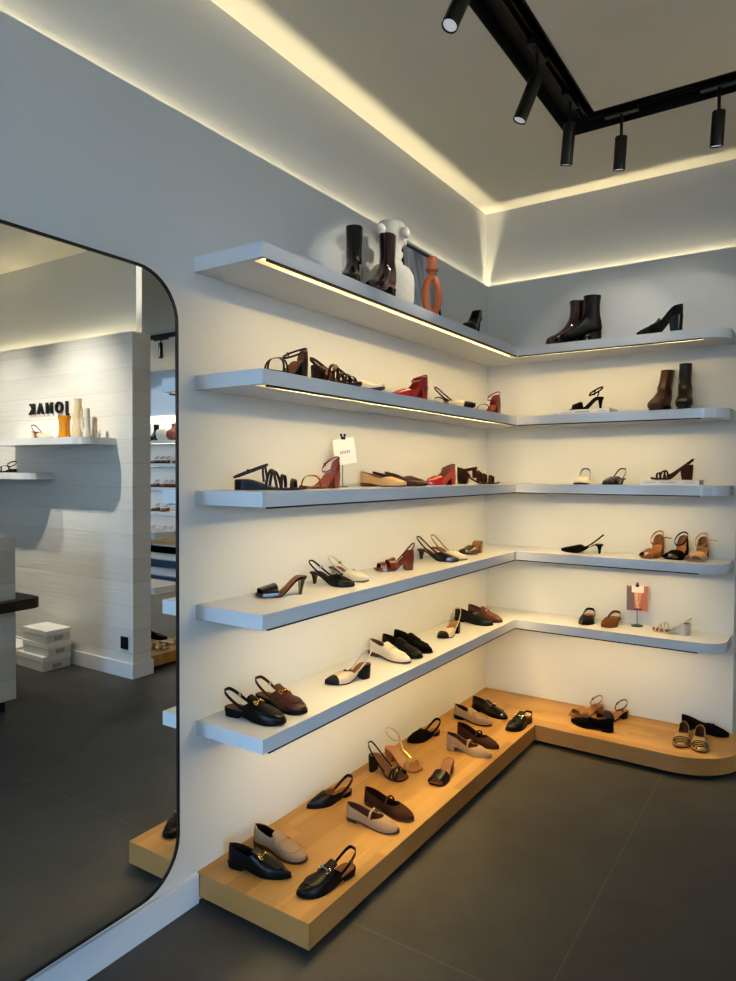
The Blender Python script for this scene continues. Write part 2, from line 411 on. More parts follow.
# ------------------------------------------------------------------ wall mirror
def rrect(y0, y1, z0, z1, r, n=10):
    a = []
    for cy, cz, s in ((y1-r, z0+r, -90), (y1-r, z1-r, 0), (y0+r, z1-r, 90), (y0+r, z0+r, 180)): a += arc(cy, cz, r, s, s+90, n)
    return a
r = thing('wall_mirror', 'large wall mirror with rounded corners and thin black edge', 'mirror', (.0786, -3.0, 1.1))
r.rotation_euler = (0, .0031, .01105)
mm = bpy.data.materials.new('mirror glass'); mm.use_nodes = True; p = mm.node_tree.nodes['Principled BSDF']
p.inputs['Base Color'].default_value = (.90, .92, .91, 1); p.inputs['Metallic'].default_value = 1; p.inputs['Roughness'].default_value = .0
MY0, MY1, MZ0, MZ1, MR = -1.40, .396, -.930, 1.028, .155
o1 = rrect(MY0, MY1, MZ0, MZ1, MR); i1 = rrect(MY0+.0075, MY1-.0075, MZ0+.0075, MZ1-.0075, MR-.0075)
m = MB(); m.add([(0, y, z) for y, z in i1], [tuple(range(len(i1)))]); m.build('mirror_glass', mm, r)
m = MB(); m.grid([[(-.012, y, z) for y, z in o1], [(.004, y, z) for y, z in o1], [(.004, y, z) for y, z in i1], [(-.012, y, z) for y, z in i1]], True); m.build('frame', 'frame', r)
m = MB(); m.prism([(y, z) for y, z in rrect(MY0+.012, MY1-.012, MZ0+.012, MZ1-.012, MR-.012)], -.012, -.002); m.v = [(p[2], p[0], p[1]) for p in m.v]; m.build('backing', 'black', r)
m = MB(); m.box(-.056, -.012, MY0+.08, MY1-.10, MZ0+.10, MZ1-.10); m.build('sub_frame', 'base', r)

# ------------------------------------------------------------------ track lighting
r = thing('light_channel_track', 'black L-shaped recessed track channel in the ceiling', 'track light rail')
dz = .075
m = MB(); L_ = [(CX0, CYE), (CX1, CYE), (CX1, CYa), (CXE, CYa), (CXE, CYb), (CX0, CYb)]
t = .004
m.box(CX0, CX0+t, CYE, CYb, ZC-.002, ZC+dz); m.box(CX1-t, CX1, CYE, CYa, ZC-.002, ZC+dz)
m.box(CX0, CXE, CYb-t, CYb, ZC-.002, ZC+dz); m.box(CX1-t, CXE, CYa, CYa+t, ZC-.002, ZC+dz)
m.box(CX0, CX1, CYE, CYb, ZC+dz, ZC+dz+t); m.box(CX1, CXE, CYa, CYb, ZC+dz, ZC+dz+t)
m.box(CX0, CX1, CYE-t, CYE, ZC-.002, ZC+dz); m.box(CXE, CXE+t, CYa, CYb, ZC-.002, ZC+dz)
m.build('channel', 'blackw', r)
cxm, cym = .832, (CYa+CYb)/2
m = MB()
for d in (-.016, .012): m.box(cxm+d, cxm+d+.004, CYE+.02, cym, ZC+.02, ZC+dz); 
m.box(cxm-.016, cxm+.016, CYE+.02, cym+.016, ZC+.045, ZC+dz)
m.build('rail', 'black', r)
m = MB()
for d in (-.016, .012): m.box(cxm, CXE-.02, cym+d, cym+d+.004, ZC+.02, ZC+dz)
m.box(cxm, CXE-.02, cym-.016, cym+.016, ZC+.045, ZC+dz)
m.build('rail', 'black', r)

def spotlight(a, b, label, power, ax='y', aim=None, cone=60):
    a, b = Vector(a), Vector(b); d = (b-a).normalized()
    r = thing('track_spotlight', label, 'spotlight', a, 0, 'track spotlights on the ceiling rail')
    q = d.to_track_quat('-Z', 'Y').to_matrix().to_4x4()
    def orient(m): m.v = [tuple(q @ Vector(p)) for p in m.v]; return m
    Lc = (b-a).length; R = .027
    m = MB(); m.lathe([(R*.9, 0), (R, -.006), (R, -Lc), (R*.9, -Lc), (R*.86, -Lc+.012)], 24); orient(m).build('lamp_body', 'black', r, smooth=40)
    m = MB(); m.lathe([(R*.84, -Lc+.004), (R*.84, -Lc+.008)], 20); orient(m).build('lens', 'lens', r)
    zt = ZC-.004-a.z
    m = MB(); m.tube([(0, 0, -.01), (0, 0, .03), (0, 0, zt)], .007, 8); m.build('stem', 'black', r)
    m = MB()
    if ax == 'y': m.box(-.017, .017, -.075, .075, ZC-.006-a.z, ZC+.019-a.z)
    else: m.box(-.075, .075, -.017, .017, ZC-.006-a.z, ZC+.019-a.z)
    m.build('adapter', 'black', r, bevel=.003)
    L = bpy.data.lights.new('spot', 'SPOT'); L.energy = power; L.spot_size = math.radians(cone); L.spot_blend = .5; L.color = (1, .93, .82); L.shadow_soft_size = .02
    o = bpy.data.objects.new('spot_beam', L); C.objects.link(o); o.parent = r; o.location = d*(Lc+.012)
    dd = (Vector(aim)-b).normalized() if aim else d
    o.rotation_euler = dd.to_track_quat('-Z', 'Y').to_euler()
spotlight((cxm, -2.06, 3.075), (.800, -2.135, 2.905), 'black spotlight cut by the top edge, its lens lit', 9, aim=(.2, -2.3, 1.5))
spotlight((cxm, -1.435, 3.075), (.772, -1.466, 2.905), 'black spotlight tilted towards the left wall, second along the rail', 8, aim=(.12, -1.55, 2.3), cone=42)
spotlight((cxm, -1.01, 3.072), (.806, -.975, 2.905), 'black spotlight hanging next to the bend of the ceiling rail', 22, aim=(.14, -1.42, 2.42), cone=36)
spotlight((1.0, cym, 3.065), (.985, cym+.025, 2.922), 'black spotlight just past the bend, facing the back wall', 9, ax='x', aim=(.75, -.1, 2.2))
spotlight((1.405, cym, 3.065), (1.394, cym+.025, 2.925), 'black spotlight above the back shelves, at the right end of the rail', 9, ax='x', aim=(1.1, -.1, 2.2))

# ------------------------------------------------------------------ the shoe maker
def sm(t): t = np.clip(t, 0, 1); return t*t*(3-2*t)
class Last:
    def __init__(s, L=.245, W=.086, toe='round', heel=0.0, ts=.006, instep=1.0, foot=1):
        s.L, s.W, s.toe, s.hh, s.ts, s.ins, s.foot = L, W, toe, heel, ts, instep, foot
        s.st, s.n, s.m = dict(round=(.70, 2.0, 2.0), almond=(.62, 1.9, 1.5), pointy=(.56, 1.5, 1.06), square=(.84, 3.0, 2.6))[toe]
    def w(s, t):
        b = np.interp(t, [0, .15, .35, .5, .68, .8, 1], [.60, .66, .64, .78, 1.0, 1.0, .9])
        # soften the interpolation
        b = .5*b+.25*np.interp(max(0, t-.05), [0, .15, .35, .5, .68, .8, 1], [.60, .66, .64, .78, 1.0, 1.0, .9])+.25*np.interp(min(1, t+.05), [0, .15, .35, .5, .68, .8, 1], [.60, .66, .64, .78, 1.0, 1.0, .9])
        if t < .13: b *= math.sqrt(max(0, 1-((.13-t)/.13)**2))
        if t > s.st: b *= max(0, 1-((t-s.st)/(1-s.st))**s.n)**(1/s.m)
        return b*s.W/2
    def yc(s, t): return s.foot*(.006*math.sin(PI*t)-.004*t)
    def zs(s, t):
        z = s.hh*(1-sm((t-.13)/(.60-.13)))
        return z+.006*max(0, (t-.8)/.2)**2
    def zt(s, t): return s.zs(t)+s.ts
    def H(s, t):
        h = np.interp(t, [0, .2, .35, .45, .55, .65, .8, .92, 1], [.062, .070, .072, .066, .055, .046, .036, .027, .014])
        h2 = np.interp(min(1, t+.04), [0, .2, .35, .45, .55, .65, .8, .92, 1], [.062, .070, .072, .066, .055, .046, .036, .027, .014])
        return .5*(h+h2)*s.ins
    def x(s, t, off=0): return -off+t*(s.L+2*off)
    def P(s, t, side, phi, off=0):
        c, d = max(0, math.cos(phi)), max(0, math.sin(phi))
        w = max(0, s.w(t)+off*(1 if s.w(t) > .003 else 0))
        return (s.x(t, off), s.yc(t)+side*w*c**.68, s.zt(t)+(s.H(t)+off)*d**.8)
def svals(a, b, n=34):
    u = np.linspace(0, 1, n); full = (1-np.cos(PI*u))/2
    return [a]+[float(t) for t in full if a+.004 < t < b-.004]+[b]

def upper(ls, root, name, mat, lining, s0, s1, top, throat=None, blend=.14, off=0.0, n=8, vee=False):
    """a leather shell from s0 to s1; top = topline heights; closed over the foot beyond the throat"""
    ts, hs = zip(*top)
    def pm(t):
        H = ls.H(t); h = float(np.interp(t, ts, hs))
        if throat is not None:
            if t >= throat: return PI/2
            q = (t-(throat-blend))/blend
            if q > 0:
                h0 = float(np.interp(throat-blend, ts, hs)); r0 = min(.98, h0/H)
                r = r0+(1-r0)*q if not vee else r0+(1-r0)*(1-(1-q)**2)
                return math.asin(min(1, r)**(1/.8))
        return math.asin(min(1, max(.02, h/H))**(1/.8))
    S = svals(s0, s1)
    if throat is not None:
        S = sorted(set(S+[float(t) for t in np.linspace(max(s0, throat-blend), throat, 9) if s0 < t < s1]))
    m = MB(); q = MB()
    for side in (1, -1):
        ro = [[ls.P(t, side, pm(t)*j/n, off) for j in range(n+1)] for t in S]
        ri = [[ls.P(t, side, pm(t)*j/n, off-.0024) for j in range(n+1)] for t in S]
        m.grid(ro); q.grid(ri)
        m.grid([[a[-1] for a in ro], [a[-1] for a in ri]])
        if s0 > .02: m.grid([ro[0], ri[0]])
        if s1 < .98: m.grid([ro[-1], ri[-1]])
    o = m.build(name, mat, root, smooth=50)
    if lining: q.build('lining', lining, root, smooth=50)
    return o

def outline(ls, a, b, k=1.0, n=30, extra=0.0):
    S = svals(a, b, n)
    R = [(ls.x(t, extra), ls.yc(t)+ls.w(t)*k+extra*(ls.w(t) > .002)) for t in S]
    Lf = [(ls.x(t, extra), ls.yc(t)-ls.w(t)*k-extra*(ls.w(t) > .002)) for t in S]
    return S, R, Lf

def sole(ls, root, mat, k=1.0, extra=.0015, flatheel=True):
    S, R, Lf = outline(ls, 0, 1, k, 30, extra)
    m = MB(); rows = []
    for t, a, b in zip(S, R, Lf):
        z1 = ls.zt(t); z0 = z1-ls.ts
        rows.append([(a[0], a[1], z1), (a[0], a[1], z0), (b[0], b[1], z0), (b[0], b[1], z1)])
    m.grid(rows, True); m.build('sole', mat, root, smooth=35)

def insole(ls, root, mat, a=0, b=1, d=.0012):
    S, R, Lf = outline(ls, a, b, 1, 30, -.0012)
    m = MB(); m.grid([[(p[0], p[1], ls.zt(t)+d) for t, p in zip(S, R)], [(p[0], (p[1]+q[1])/2, ls.zt(t)+d-.0008) for t, p, q in zip(S, R, Lf)], [(q[0], q[1], ls.zt(t)+d) for t, q in zip(S, Lf)]])
    m.build('insole', mat, root, smooth=60)

def heel(ls, root, mat, hl=.26, sx=.9, sy=.92, back=0.0, power=1.0, lip=None):
    """heel block under the back of the sole; sx, sy shrink it towards the ground"""
    S, R, Lf = outline(ls, 0, hl, 1, 20, .001)
    ring = R+Lf[::-1][:-1] if R[0] == Lf[0] else R+Lf[::-1]
    top = [ls.zs(t) for t in S]+[ls.zs(t) for t in S[::-1]]
    top = top[:len(ring)]
    cx = .006+(hl*ls.L)*.28
    rows = []
    for k in range(7):
        u = k/6; q = u**power
        kx, ky = 1+(sx-1)*q, 1+(sy-1)*q
        rows.append([(cx+(x-cx)*kx+back*u, y*ky, z*(1-u)) for (x, y), z in zip(ring, top)])
    m = MB(); m.grid(rows, True); m.cap(rows[0][::-1]); m.cap(rows[-1]); return m.build('heel', mat, root, smooth=40)

def wedge(ls, root, mat, b=.62):
    S, R, Lf = outline(ls, 0, b, 1, 26, .001); rows = []
    for t, a, c in zip(S, R, Lf):
        z = max(.0005, ls.zs(t)); rows.append([(a[0], a[1], z), (a[0], a[1]*.97, 0), (c[0], c[1]*.97, 0), (c[0], c[1], z)])
    m = MB(); m.grid(rows, True); m.build('heel', mat, root, smooth=35)

def band(ls, root, mat, sl, sr, w, lift=.0015, p0=0, p1=PI, name='strap', t=.0022, hk=1.0):
    path, ups = [], []
    for k in range(19):
        u = k/18; ph = p0+(p1-p0)*u; s_ = sl+(sr-sl)*u
        side, f = (1, ph) if ph <= PI/2 else (-1, PI-ph)
        P = Vector(ls.P(s_, side, f, lift)); P.z = ls.zt(s_)+(P.z-ls.zt(s_))*hk
        Q = Vector(ls.P(min(1, s_+.02), side, f, lift)); Q.z = ls.zt(min(1, s_+.02))+(Q.z-ls.zt(min(1, s_+.02)))*hk
        path.append(P); ups.append(Q-P)
    m = MB(); m.ribbon(path, ups, w, t); return m.build(name, mat, root, smooth=50)

def sling(ls, root, mat, sa, ha, zb, w=.008, t=.0022, name='sling_strap', sag=1.0, xb=-.001, buckle=None):
    """strap from one side of the shoe, round behind the heel, to the other side"""
    A = Vector(ls.P(sa, 1, 0)); wa, wh = ls.w(sa), .030
    za = ls.zt(sa)+ha; zbk = ls.zt(0)+zb; xa = ls.x(sa)
    path = []
    for k in range(25):
        a = PI*k/24; q = math.sin(a)
        x = xa+(xb-xa)*(q**.75); y = math.copysign(1, math.cos(a))*abs(math.cos(a))**.55*(wa+(wh-wa)*q)+ls.yc(sa)*(1-q)
        path.append((x, y, za+(zbk-za)*(q**.9)*sag+(1-sag)*0))
    m = MB(); m.ribbon(path, Vector((0, 0, 1)), w, t); o = m.build(name, mat, root, smooth=50)
    if buckle:
        p = path[4]; b = MB(); b.box(p[0]-.007, p[0]+.007, p[1]-.002, p[1]+.003, p[2]-.006, p[2]+.006); b.build('buckle', buckle, o)
    return o

def ankle(ls, root, mat, z, rx=.038, ry=.031, cx=.042, tilt=-.55, w=.008, t=.0022, tail=None, buckle='gold'):
    zz = ls.zt(0)+z; path = []
    for k in range(28):
        a = 2*PI*k/28; path.append((cx+rx*math.cos(a), ry*math.sin(a), zz+tilt*rx*math.cos(a)))
    m = MB(); m.ribbon(path, Vector((0, 0, 1)), w, t, True)
    if tail:
        m.ribbon([(cx+.01, tail*ry*.95, zz), (cx+.0, tail*(ry+.018), zz+.004), (cx-.01, tail*(ry+.045), zz+.0)], Vector((0, 0, 1)), w*.8, t)
    o = m.build('ankle_strap', mat, root, smooth=50)
    if buckle:
        b = MB(); b.box(cx-.006, cx+.006, -ry-.003, -ry+.001, zz-.006, zz+.006); b.build('buckle', buckle, o)
    return o

def ribbon_part(root, mat, pts, w, up=(0, 1, 0), t=.0022, name='strap'):
    m = MB(); m.ribbon(pts, Vector(up), w, t); return m.build(name, mat, root, smooth=50)

def apron(ls, root, mat):
    path = []
    for k in range(33):
        a = PI*k/32; s_ = .50+.36*math.sin(a)**.8; c = math.cos(a)
        ph = PI/2-.95*abs(c)**.7; path.append(ls.P(s_, 1 if c >= 0 else -1, ph, .0008))
    m = MB(); m.tube(path, .0016, 6); m.build('apron_seam', mat, root, smooth=60)

def bit(ls, root, mat, s_=.56):
    c = Vector(ls.P(s_, 1, PI/2, .005)); m = MB()
    for sd in (1, -1):
        rg = []
        for k in range(14):
            a = 2*PI*k/14; ph = PI/2-.34-.11*math.cos(a); q = Vector(ls.P(s_+.035*math.sin(a), sd, ph, .005)); rg.append(q)
        m.tube(rg, .0019, 6, True)
    m.tube([ls.P(s_, 1, PI/2-.25, .005), ls.P(s_, 1, PI/2, .006), ls.P(s_, -1, PI/2-.25, .005)], .0024, 8)
    m.build('metal_bit', mat, root, smooth=60)

def mk(name, label, cat, loc, ang, group):
    return thing(name, label, cat, loc, math.radians(ang), group)

# -- kinds ---------------------------------------------------------
def loafer(label, loc, ang, group, mat, L=.245, lining='liningd', sl='sole', orn=None, penny=True, toe='almond', hh=.014, suede=False, slingb=False, zb=.058, ins=1.0, name='loafer', ts=.007, foot=1, strapmat=None):
    r = mk(name, label, 'shoe', loc, ang, group); ls = Last(L, .083, toe, hh, ts, ins*.88, foot)
    sole(ls, r, sl, extra=.0025); heel(ls, r, sl, .28, .97, .97)
    insole(ls, r, lining)
    if slingb:
        upper(ls, r, 'upper', mat, lining, .34, 1, [(0, .02), (.34, .022), (.42, .04), (.5, .05)], .50, .10)
        sling(ls, r, mat, .37, .016, zb, .011, buckle='chrome' if zb > .04 else None)
    else:
        upper(ls, r, 'upper', mat, lining, 0, 1, [(0, .056), (.12, .048), (.3, .040), (.4, .042)], .47, .10)
    apron(ls, r, mat)
    if penny: band(ls, r, strapmat or mat, .53, .53, .024, .0022, .35, PI-.35, 'saddle_strap')
    # tongue standing above the throat
    tg = []
    for j in range(9):
        ph = .95+(PI-1.9)*j/8; sd, f = (1, ph) if ph <= PI/2 else (-1, PI-ph)
        a = Vector(ls.P(.52, sd, f, .001)); b = Vector(ls.P(.44, sd, f, .001)); d = (b-a); tg.append((a, a+d*.6+Vector((0, 0, .002)), b+Vector((-.010, 0, .006))))
    m = MB(); m.grid([[q[i] for q in tg] for i in range(3)]); m.build('tongue', mat, r, smooth=60)
    if orn: bit(ls, r, orn, .55)
    return r, ls

def flatshoe(label, loc, ang, group, mat, L=.24, lining='lining', toe='pointy', hh=.012, sl='soleb', mary=None, throat=.70, slingb=False, name='ballet_flat', strapmat=None, vee=False, orn=None, hl=.24, s0=None, top=None, foot=1, cap=None):
    r = mk(name, label, 'shoe', loc, ang, group); ls = Last(L, .080, toe, hh, .005, .92, foot)
    sole(ls, r, sl); heel(ls, r, sl, hl, .94, .95); insole(ls, r, lining)
    e = 1 if not cap else .8
    if slingb:
        upper(ls, r, 'upper', mat, lining, .30, e, [(0, .012), (.30, .018), (.42, .028), (.6, .03)], throat-.08, .14, vee=vee)
        sling(ls, r, strapmat or mat, .34, .012, .052, .013)
    else:
        upper(ls, r, 'upper', mat, lining, s0 or 0, e, top or [(0, .052), (.12, .044), (.35, .033), (.6, .028)], throat, .16, vee=vee)
    if cap: upper(ls, r, 'toe_cap', cap, None, .8, 1, [(0, .02)], .1, .05, off=.0004)
    if mary: band(ls, r, mary, .50, .50, .009, .0012, .45, PI-.45, 'instep_strap', hk=1.0)
    if orn:
        p = Vector(ls.P(throat+.02, 1, PI/2, .003)); m = MB(); m.tube([p+Vector((.007*math.cos(k*PI/5), .009*math.sin(k*PI/5), .001)) for k in range(10)], .0016, 6, True); m.build('buckle', orn, r, smooth=60)
    return r, ls

def slingpump(label, loc, ang, group, mat, L=.215, hh=.045, toe='pointy', lining='lining', sl='sole', htype='kitten', cap=None, name='slingback_pump', strapmat=None, zb=.055, throat=.62, buckle=None, hmat=None, ankle_z=None, W=.078, bow=None, foot=1, sw=.007):
    r = mk(name, label, 'shoe', loc, ang, group); ls = Last(L, W, toe, hh, .004, .85, foot)
    sole(ls, r, sl, extra=.0008); insole(ls, r, lining)
    if htype == 'kitten': heel(ls, r, hmat or mat, .17, .24, .30, .002, .32)
    else: heel(ls, r, hmat or mat, .26, .82, .86, 0)
    e = .80 if cap else 1
    upper(ls, r, 'upper', mat, lining, .36, e, [(0, .01), (.36, .010), (.5, .026), (.7, .03)], throat, .16, vee=True)
    if cap: upper(ls, r, 'toe_cap', cap, None, .79, 1, [(0, .02)], .1, .05, off=.0006)
    sling(ls, r, strapmat or mat, .40, .012, zb, sw, buckle=buckle)
    if bow:
        p = Vector(ls.P(throat+.04, 1, PI/2, .004)); m = MB(); m.ball(p+Vector((0, .011, 0)), .011, (.7, 1, .45)); m.ball(p+Vector((0, -.011, 0)), .011, (.7, 1, .45)); m.ball(p, .005); m.build('bow', bow, r, smooth=60)
    if ankle_z: ankle(ls, r, mat, ankle_z)
    return r, ls

def sandal(label, loc, ang, group, mat, L=.215, hh=.06, toe='round', htype='block', bands=((.70, .70, .012), (.80, .80, .012)), sl=None, ins='lining', hmat=None, slingz=None, slinga=.42, ankle_z=None, counter=None, tail=None, tilt=-.55, cx=.042, posts=None, name='strappy_sandal', tstrap=False, W=.082, thong=None, foot=1, aw=.008, post=False, bandmat=None, rx=.038, buckle='gold', sw=.007, scoop=None):
    r = mk(name, label, 'shoe', loc, ang, group); ls = Last(L, W, toe, hh, .007, .95, foot)
    sole(ls, r, sl or mat, extra=.0005); insole(ls, r, ins)
    if htype == 'block': heel(ls, r, hmat or mat, .27, .80, .86)
    elif htype == 'kitten': heel(ls, r, hmat or mat, .16, .24, .30, .0, .35)
    elif htype == 'stiletto': heel(ls, r, hmat or mat, .2, .16, .22, -.004, .4)
    elif htype == 'wedge': wedge(ls, r, hmat or mat)
    elif htype == 'slim': heel(ls, r, hmat or mat, .17, .85, .9)
    for b in bands: band(ls, r, bandmat or mat, b[0], b[1], b[2], hk=(b[3] if len(b) > 3 else .92))
    if counter: upper(ls, r, 'heel_counter', counter[0], ins, 0, counter[1], [(0, counter[2]), (counter[1]*.6, counter[2]*.75), (counter[1], counter[2]*.2)])
    if slingz: sling(ls, r, mat, slinga, .010, slingz, sw)
    if ankle_z: ankle(ls, r, mat, ankle_z, rx=rx, cx=cx, tilt=tilt, w=aw, tail=tail, buckle=buckle)
    if posts:
        for sd in (1, -1):
            a_ = math.radians(posts[1]); q_ = (cx+rx*math.cos(a_), sd*.031*math.sin(a_), ls.zt(0)+ankle_z+tilt*rx*math.cos(a_)); p_ = Vector(ls.P(posts[0], sd, .12, .001))
            ribbon_part(r, mat, [p_, (p_+Vector(q_))/2+Vector((0, sd*.003, 0)), q_], aw, (1, 0, 0))
    if post:
        for sd in (1, -1):
            ribbon_part(r, mat, [Vector(ls.P(.22, sd, .15, .001)), (ls.x(.2), sd*.031, ls.zt(0)+ankle_z*.6), (ls.x(.19), sd*.031, ls.zt(0)+ankle_z)], .007, (1, 0, 0))
    if tstrap:
        zt = ls.zt(0)+ankle_z+.004
        a = Vector(ls.P(.74, 1, PI/2, .001)); b = Vector(ls.P(.5, 1, PI/2, .002)); ribbon_part(r, mat, [a, (a+b)/2+Vector((0, 0, .004)), b, (.042+rx, 0, zt)], .008, (0, 1, 0))
    return r, ls

def mule(label, loc, ang, group, mat, L=.21, hh=.05, toe='square', htype='kitten', s0=.56, lining='lining', sl=None, hmat=None, opentoe=None, name='mule', ins=None, W=.082):
    r = mk(name, label, 'shoe', loc, ang, group); ls = Last(L, W, toe, hh, .006, .85)
    sole(ls, r, sl or mat, extra=.0008); insole(ls, r, ins or lining)
    if htype == 'kitten': heel(ls, r, hmat or mat, .17, .28, .34, .008, .45)
    elif htype == 'low': heel(ls, r, hmat or mat, .24, .92, .94)
    else: heel(ls, r, hmat or mat, .27, .85, .88)
    if opentoe: band(ls, r, mat, (s0+opentoe)/2, (s0+opentoe)/2, (opentoe-s0)*L, .0012, name='vamp', t=.0026)
    else: upper(ls, r, 'upper', mat, lining, s0, 1, [(0, .02), (s0, .022), (s0+.08, .04)], s0+.06, .06)
    return r, ls

def pump(label, loc, ang, group, mat, L=.215, hh=.075, toe='square', lining='liningd', htype='block', tongue=False, name='block_heel_pump', ankle_z=None, tilt=-.6, strapmat=None, sl='sole'):
    r = mk(name, label, 'shoe', loc, ang, group); ls = Last(L, .08, toe, hh, .005, 1.08)
    sole(ls, r, sl, extra=.0008); insole(ls, r, lining)
    if ankle_z: ankle(ls, r, strapmat or mat, ankle_z, rx=.045, cx=.05, tilt=tilt, w=.007)
    if htype == 'block': heel(ls, r, mat, .27, .80, .9)
    else: heel(ls, r, mat, .2, .18, .26, -.004, .42)
    upper(ls, r, 'upper', mat, lining, 0, 1, [(0, .052), (.12, .046), (.3, .040), (.5, .036)], .60 if tongue else .72, .12)
    if tongue:
        band(ls, r, mat, .62, .62, .02, .002, .3, PI-.3, 'saddle_strap')
        tg = []
        for j in range(9):
            ph = .9+(PI-1.8)*j/8; sd, f = (1, ph) if ph <= PI/2 else (-1, PI-ph)
            a = Vector(ls.P(.62, sd, f, .001)); tg.append((a, a+Vector((-.016, 0, .012)), a+Vector((-.030, 0, .030))))
        m = MB(); m.grid([[q[i] for q in tg] for i in range(3)]); m.build('tongue', mat, r, smooth=60)
    return r, ls

def boot(label, loc, ang, group, mat, L=.25, hh=.06, height=.27, lining='liningd', sl='sole', shaft=1.0, toe='round', lean=0.0, hl=.30):
    r = mk('ankle_boot', label, 'boot', loc, ang, group); k = L/.25; ls = Last(L, .084, toe, hh, .006)
    d = hh-.06
    pr = [(.252, .030, .252, .008, .010), (.247, .047, .250, .006, .028), (.232, .058, .236, .005, .038), (.20, .069, .205, .006, .042), (.168, .089+d*.2, .165, .012, .041),
          (.140, .114+d*.5, .118, .034+d*.4, .036), (.124, .138+d*.8, .075, .058+d, .033), (.115, .152+d, .006, .062+d, .031), (.110, .162+d, -.003, .085+d, .033), (.106, .176+d, .002, .125+d, .034)]
    zt0 = .176+d
    for u in (.25, .5, .75, 1):
        z = zt0+(height-zt0)*u; zb = .125+d+(height-.125-d)*u
        pr.append((.106-.004*math.sin(PI*u)+lean*u, z, .006+.007*math.sin(PI*u)+lean*u, zb, (.034+.006*u)*shaft))
    rows = []
    for tx, tz, bx, bz, w in pr:
        c = Vector(((tx+bx)/2*k, 0, (tz+bz)/2)); a = Vector(((tx-bx)/2*k, 0, (tz-bz)/2)); row = []
        for j in range(24):
            t = 2*PI*j/24; ca, sa = math.cos(t), math.sin(t)
            row.append(c+a*math.copysign(abs(ca)**.85, ca)+Vector((0, w*math.copysign(abs(sa)**.85, sa), 0)))
        rows.append(row)
    m = MB(); m.grid(rows, True); m.cap(rows[0]); 
    inn = [[Vector(p)*1 for p in rows[-1]]]
    cen = sum((Vector(p) for p in rows[-1]), Vector())/24
    q1 = [cen+(Vector(p)-cen)*.94 for p in rows[-1]]; q2 = [cen+(p-cen)*.72-Vector((0, 0, .06)) for p in q1]
    m.grid([rows[-1], q1], True)
    m.build('upper', mat, r, smooth=50)
    q = MB(); q.grid([q1, q2], True); q.cap(q2); q.build('lining', lining, r, smooth=50)
    sole(ls, r, sl, extra=.001); heel(ls, r, mat if sl == 'sole' else sl, hl, .86, .9)
    z = MB(); z.ribbon([(.045*k, -.0335, .10+d), (.05*k, -.0345, .15+d), (.055*k+lean*.5, -.0375*shaft, height-.03)], Vector((1, 0, 0)), .004, .003); z.build('zip', sl, r)
    return r

# ------------------------------------------------------------------ the shoes
def at(toe, ang, L, z):
    a = math.radians(ang); return (toe[0]-L*math.cos(a), toe[1]-L*math.sin(a), z)
GP, GQ = 'shoes on the long arm of the oak platform', 'shoes on the rounded arm of the oak platform'
Z = ZP+.0004
loafer('black pointed loafer nearest the platform corner by the mirror', at((.302, -2.312), 13, .248, Z), 13, GP, 'blk', .248, toe='pointy', orn='gold', penny=False)
loafer('taupe suede loafer with brown sole, behind the front black pointed loafer', at((.283, -2.207), 2, .24, Z), 2, GP, 'taupe', .24, 'dbrn', 'soleb', toe='round')
loafer('black slingback penny loafer with metal studs at the platform front edge', at((.392, -2.381), -104, .235, Z), -104, GP, 'blk', .235, 'liningb', 'sole', slingb=True, toe='round', orn='chrome')
flatshoe('black pointed slingback flat with brown lining, toe to the camera, by the left wall', at((.049, -1.91), -104, .235, Z), -104, GP, 'blk', .235, 'lining', 'pointy', .014, 'sole', slingb=True, throat=.72, name='slingback_flat')
flatshoe('taupe mary jane flat with round toe, front one beside a brown twin', at((.455, -1.852), 4, .235, Z), 4, GP, 'taupe', .235, 'liningb', 'round', .010, 'soleb', mary='taupe', name='mary_jane_flat')
flatshoe('dark brown mary jane flat behind its taupe twin', at((.459, -1.746), -6, .25, Z), -6, GP, 'dbrns', .25, 'dbrn', 'round', .010, 'soleb', mary='dbrns', name='mary_jane_flat')
sandal('black thin-strap sandal with block heel on the oak platform', at((.254, -1.448), -1, .205, Z), -1, GP, 'blk', .205, .068, 'square', 'slim', ((.66, .78, .010), (.78, .66, .010), (.84, .84, .012)), ins='liningb', slingz=.055, slinga=.5)
sandal('gold thin-strap sandal behind the black strappy sandal', at((.262, -1.337), -10, .215, Z), -10, GP, 'goldp', .215, .055, 'square', 'block', ((.70, .70, .005), (.74, .74, .005), (.78, .78, .005)), ins='tanl', sl='solet', hmat='solet', ankle_z=.07, tstrap=True, aw=.005, buckle=None)
flatshoe('black suede slingback loafer with wrapped heel, toe towards the mirror', at((.047, -1.081), -106, .225, Z), -106, GP, 'blks', .225, 'lining', 'almond', .016, 'sole', throat=.66, slingb=True, vee=True, name='slingback_flat')
flatshoe('taupe suede mary jane with low block heel', at((.477, -1.003), 3, .24, Z), 3, GP, 'taupe', .24, 'liningb', 'almond', .026, 'taupe', mary='taupe', name='mary_jane_flat', hl=.22)
flatshoe('dark brown suede mary jane beside the low-heeled taupe one', at((.467, -.889), -8, .25, Z), -8, GP, 'dbrns', .25, 'dbrn', 'almond', .022, 'dbrns', mary='dbrns', name='mary_jane_flat')
mule('black open-toe mule slide with bare tan insole', at((.388, -1.43), -83, .205, Z), -83, GP, 'blk', .205, .048, 'square', 'block', s0=.62, opentoe=.92, ins='lining', lining='lining', W=.074)
loafer('taupe loafer with dark sole beside a glossy black one', at((.31, -.616), -5, .238, Z), -5, GP, 'taupe', .238, 'dbrn', 'sole', toe='almond')
loafer('glossy black loafer near the corner of the platform', at((.342, -.47), -14, .25, Z), -14, GP, 'blkp', .25, 'liningd', 'sole', toe='almond', orn='chrome')
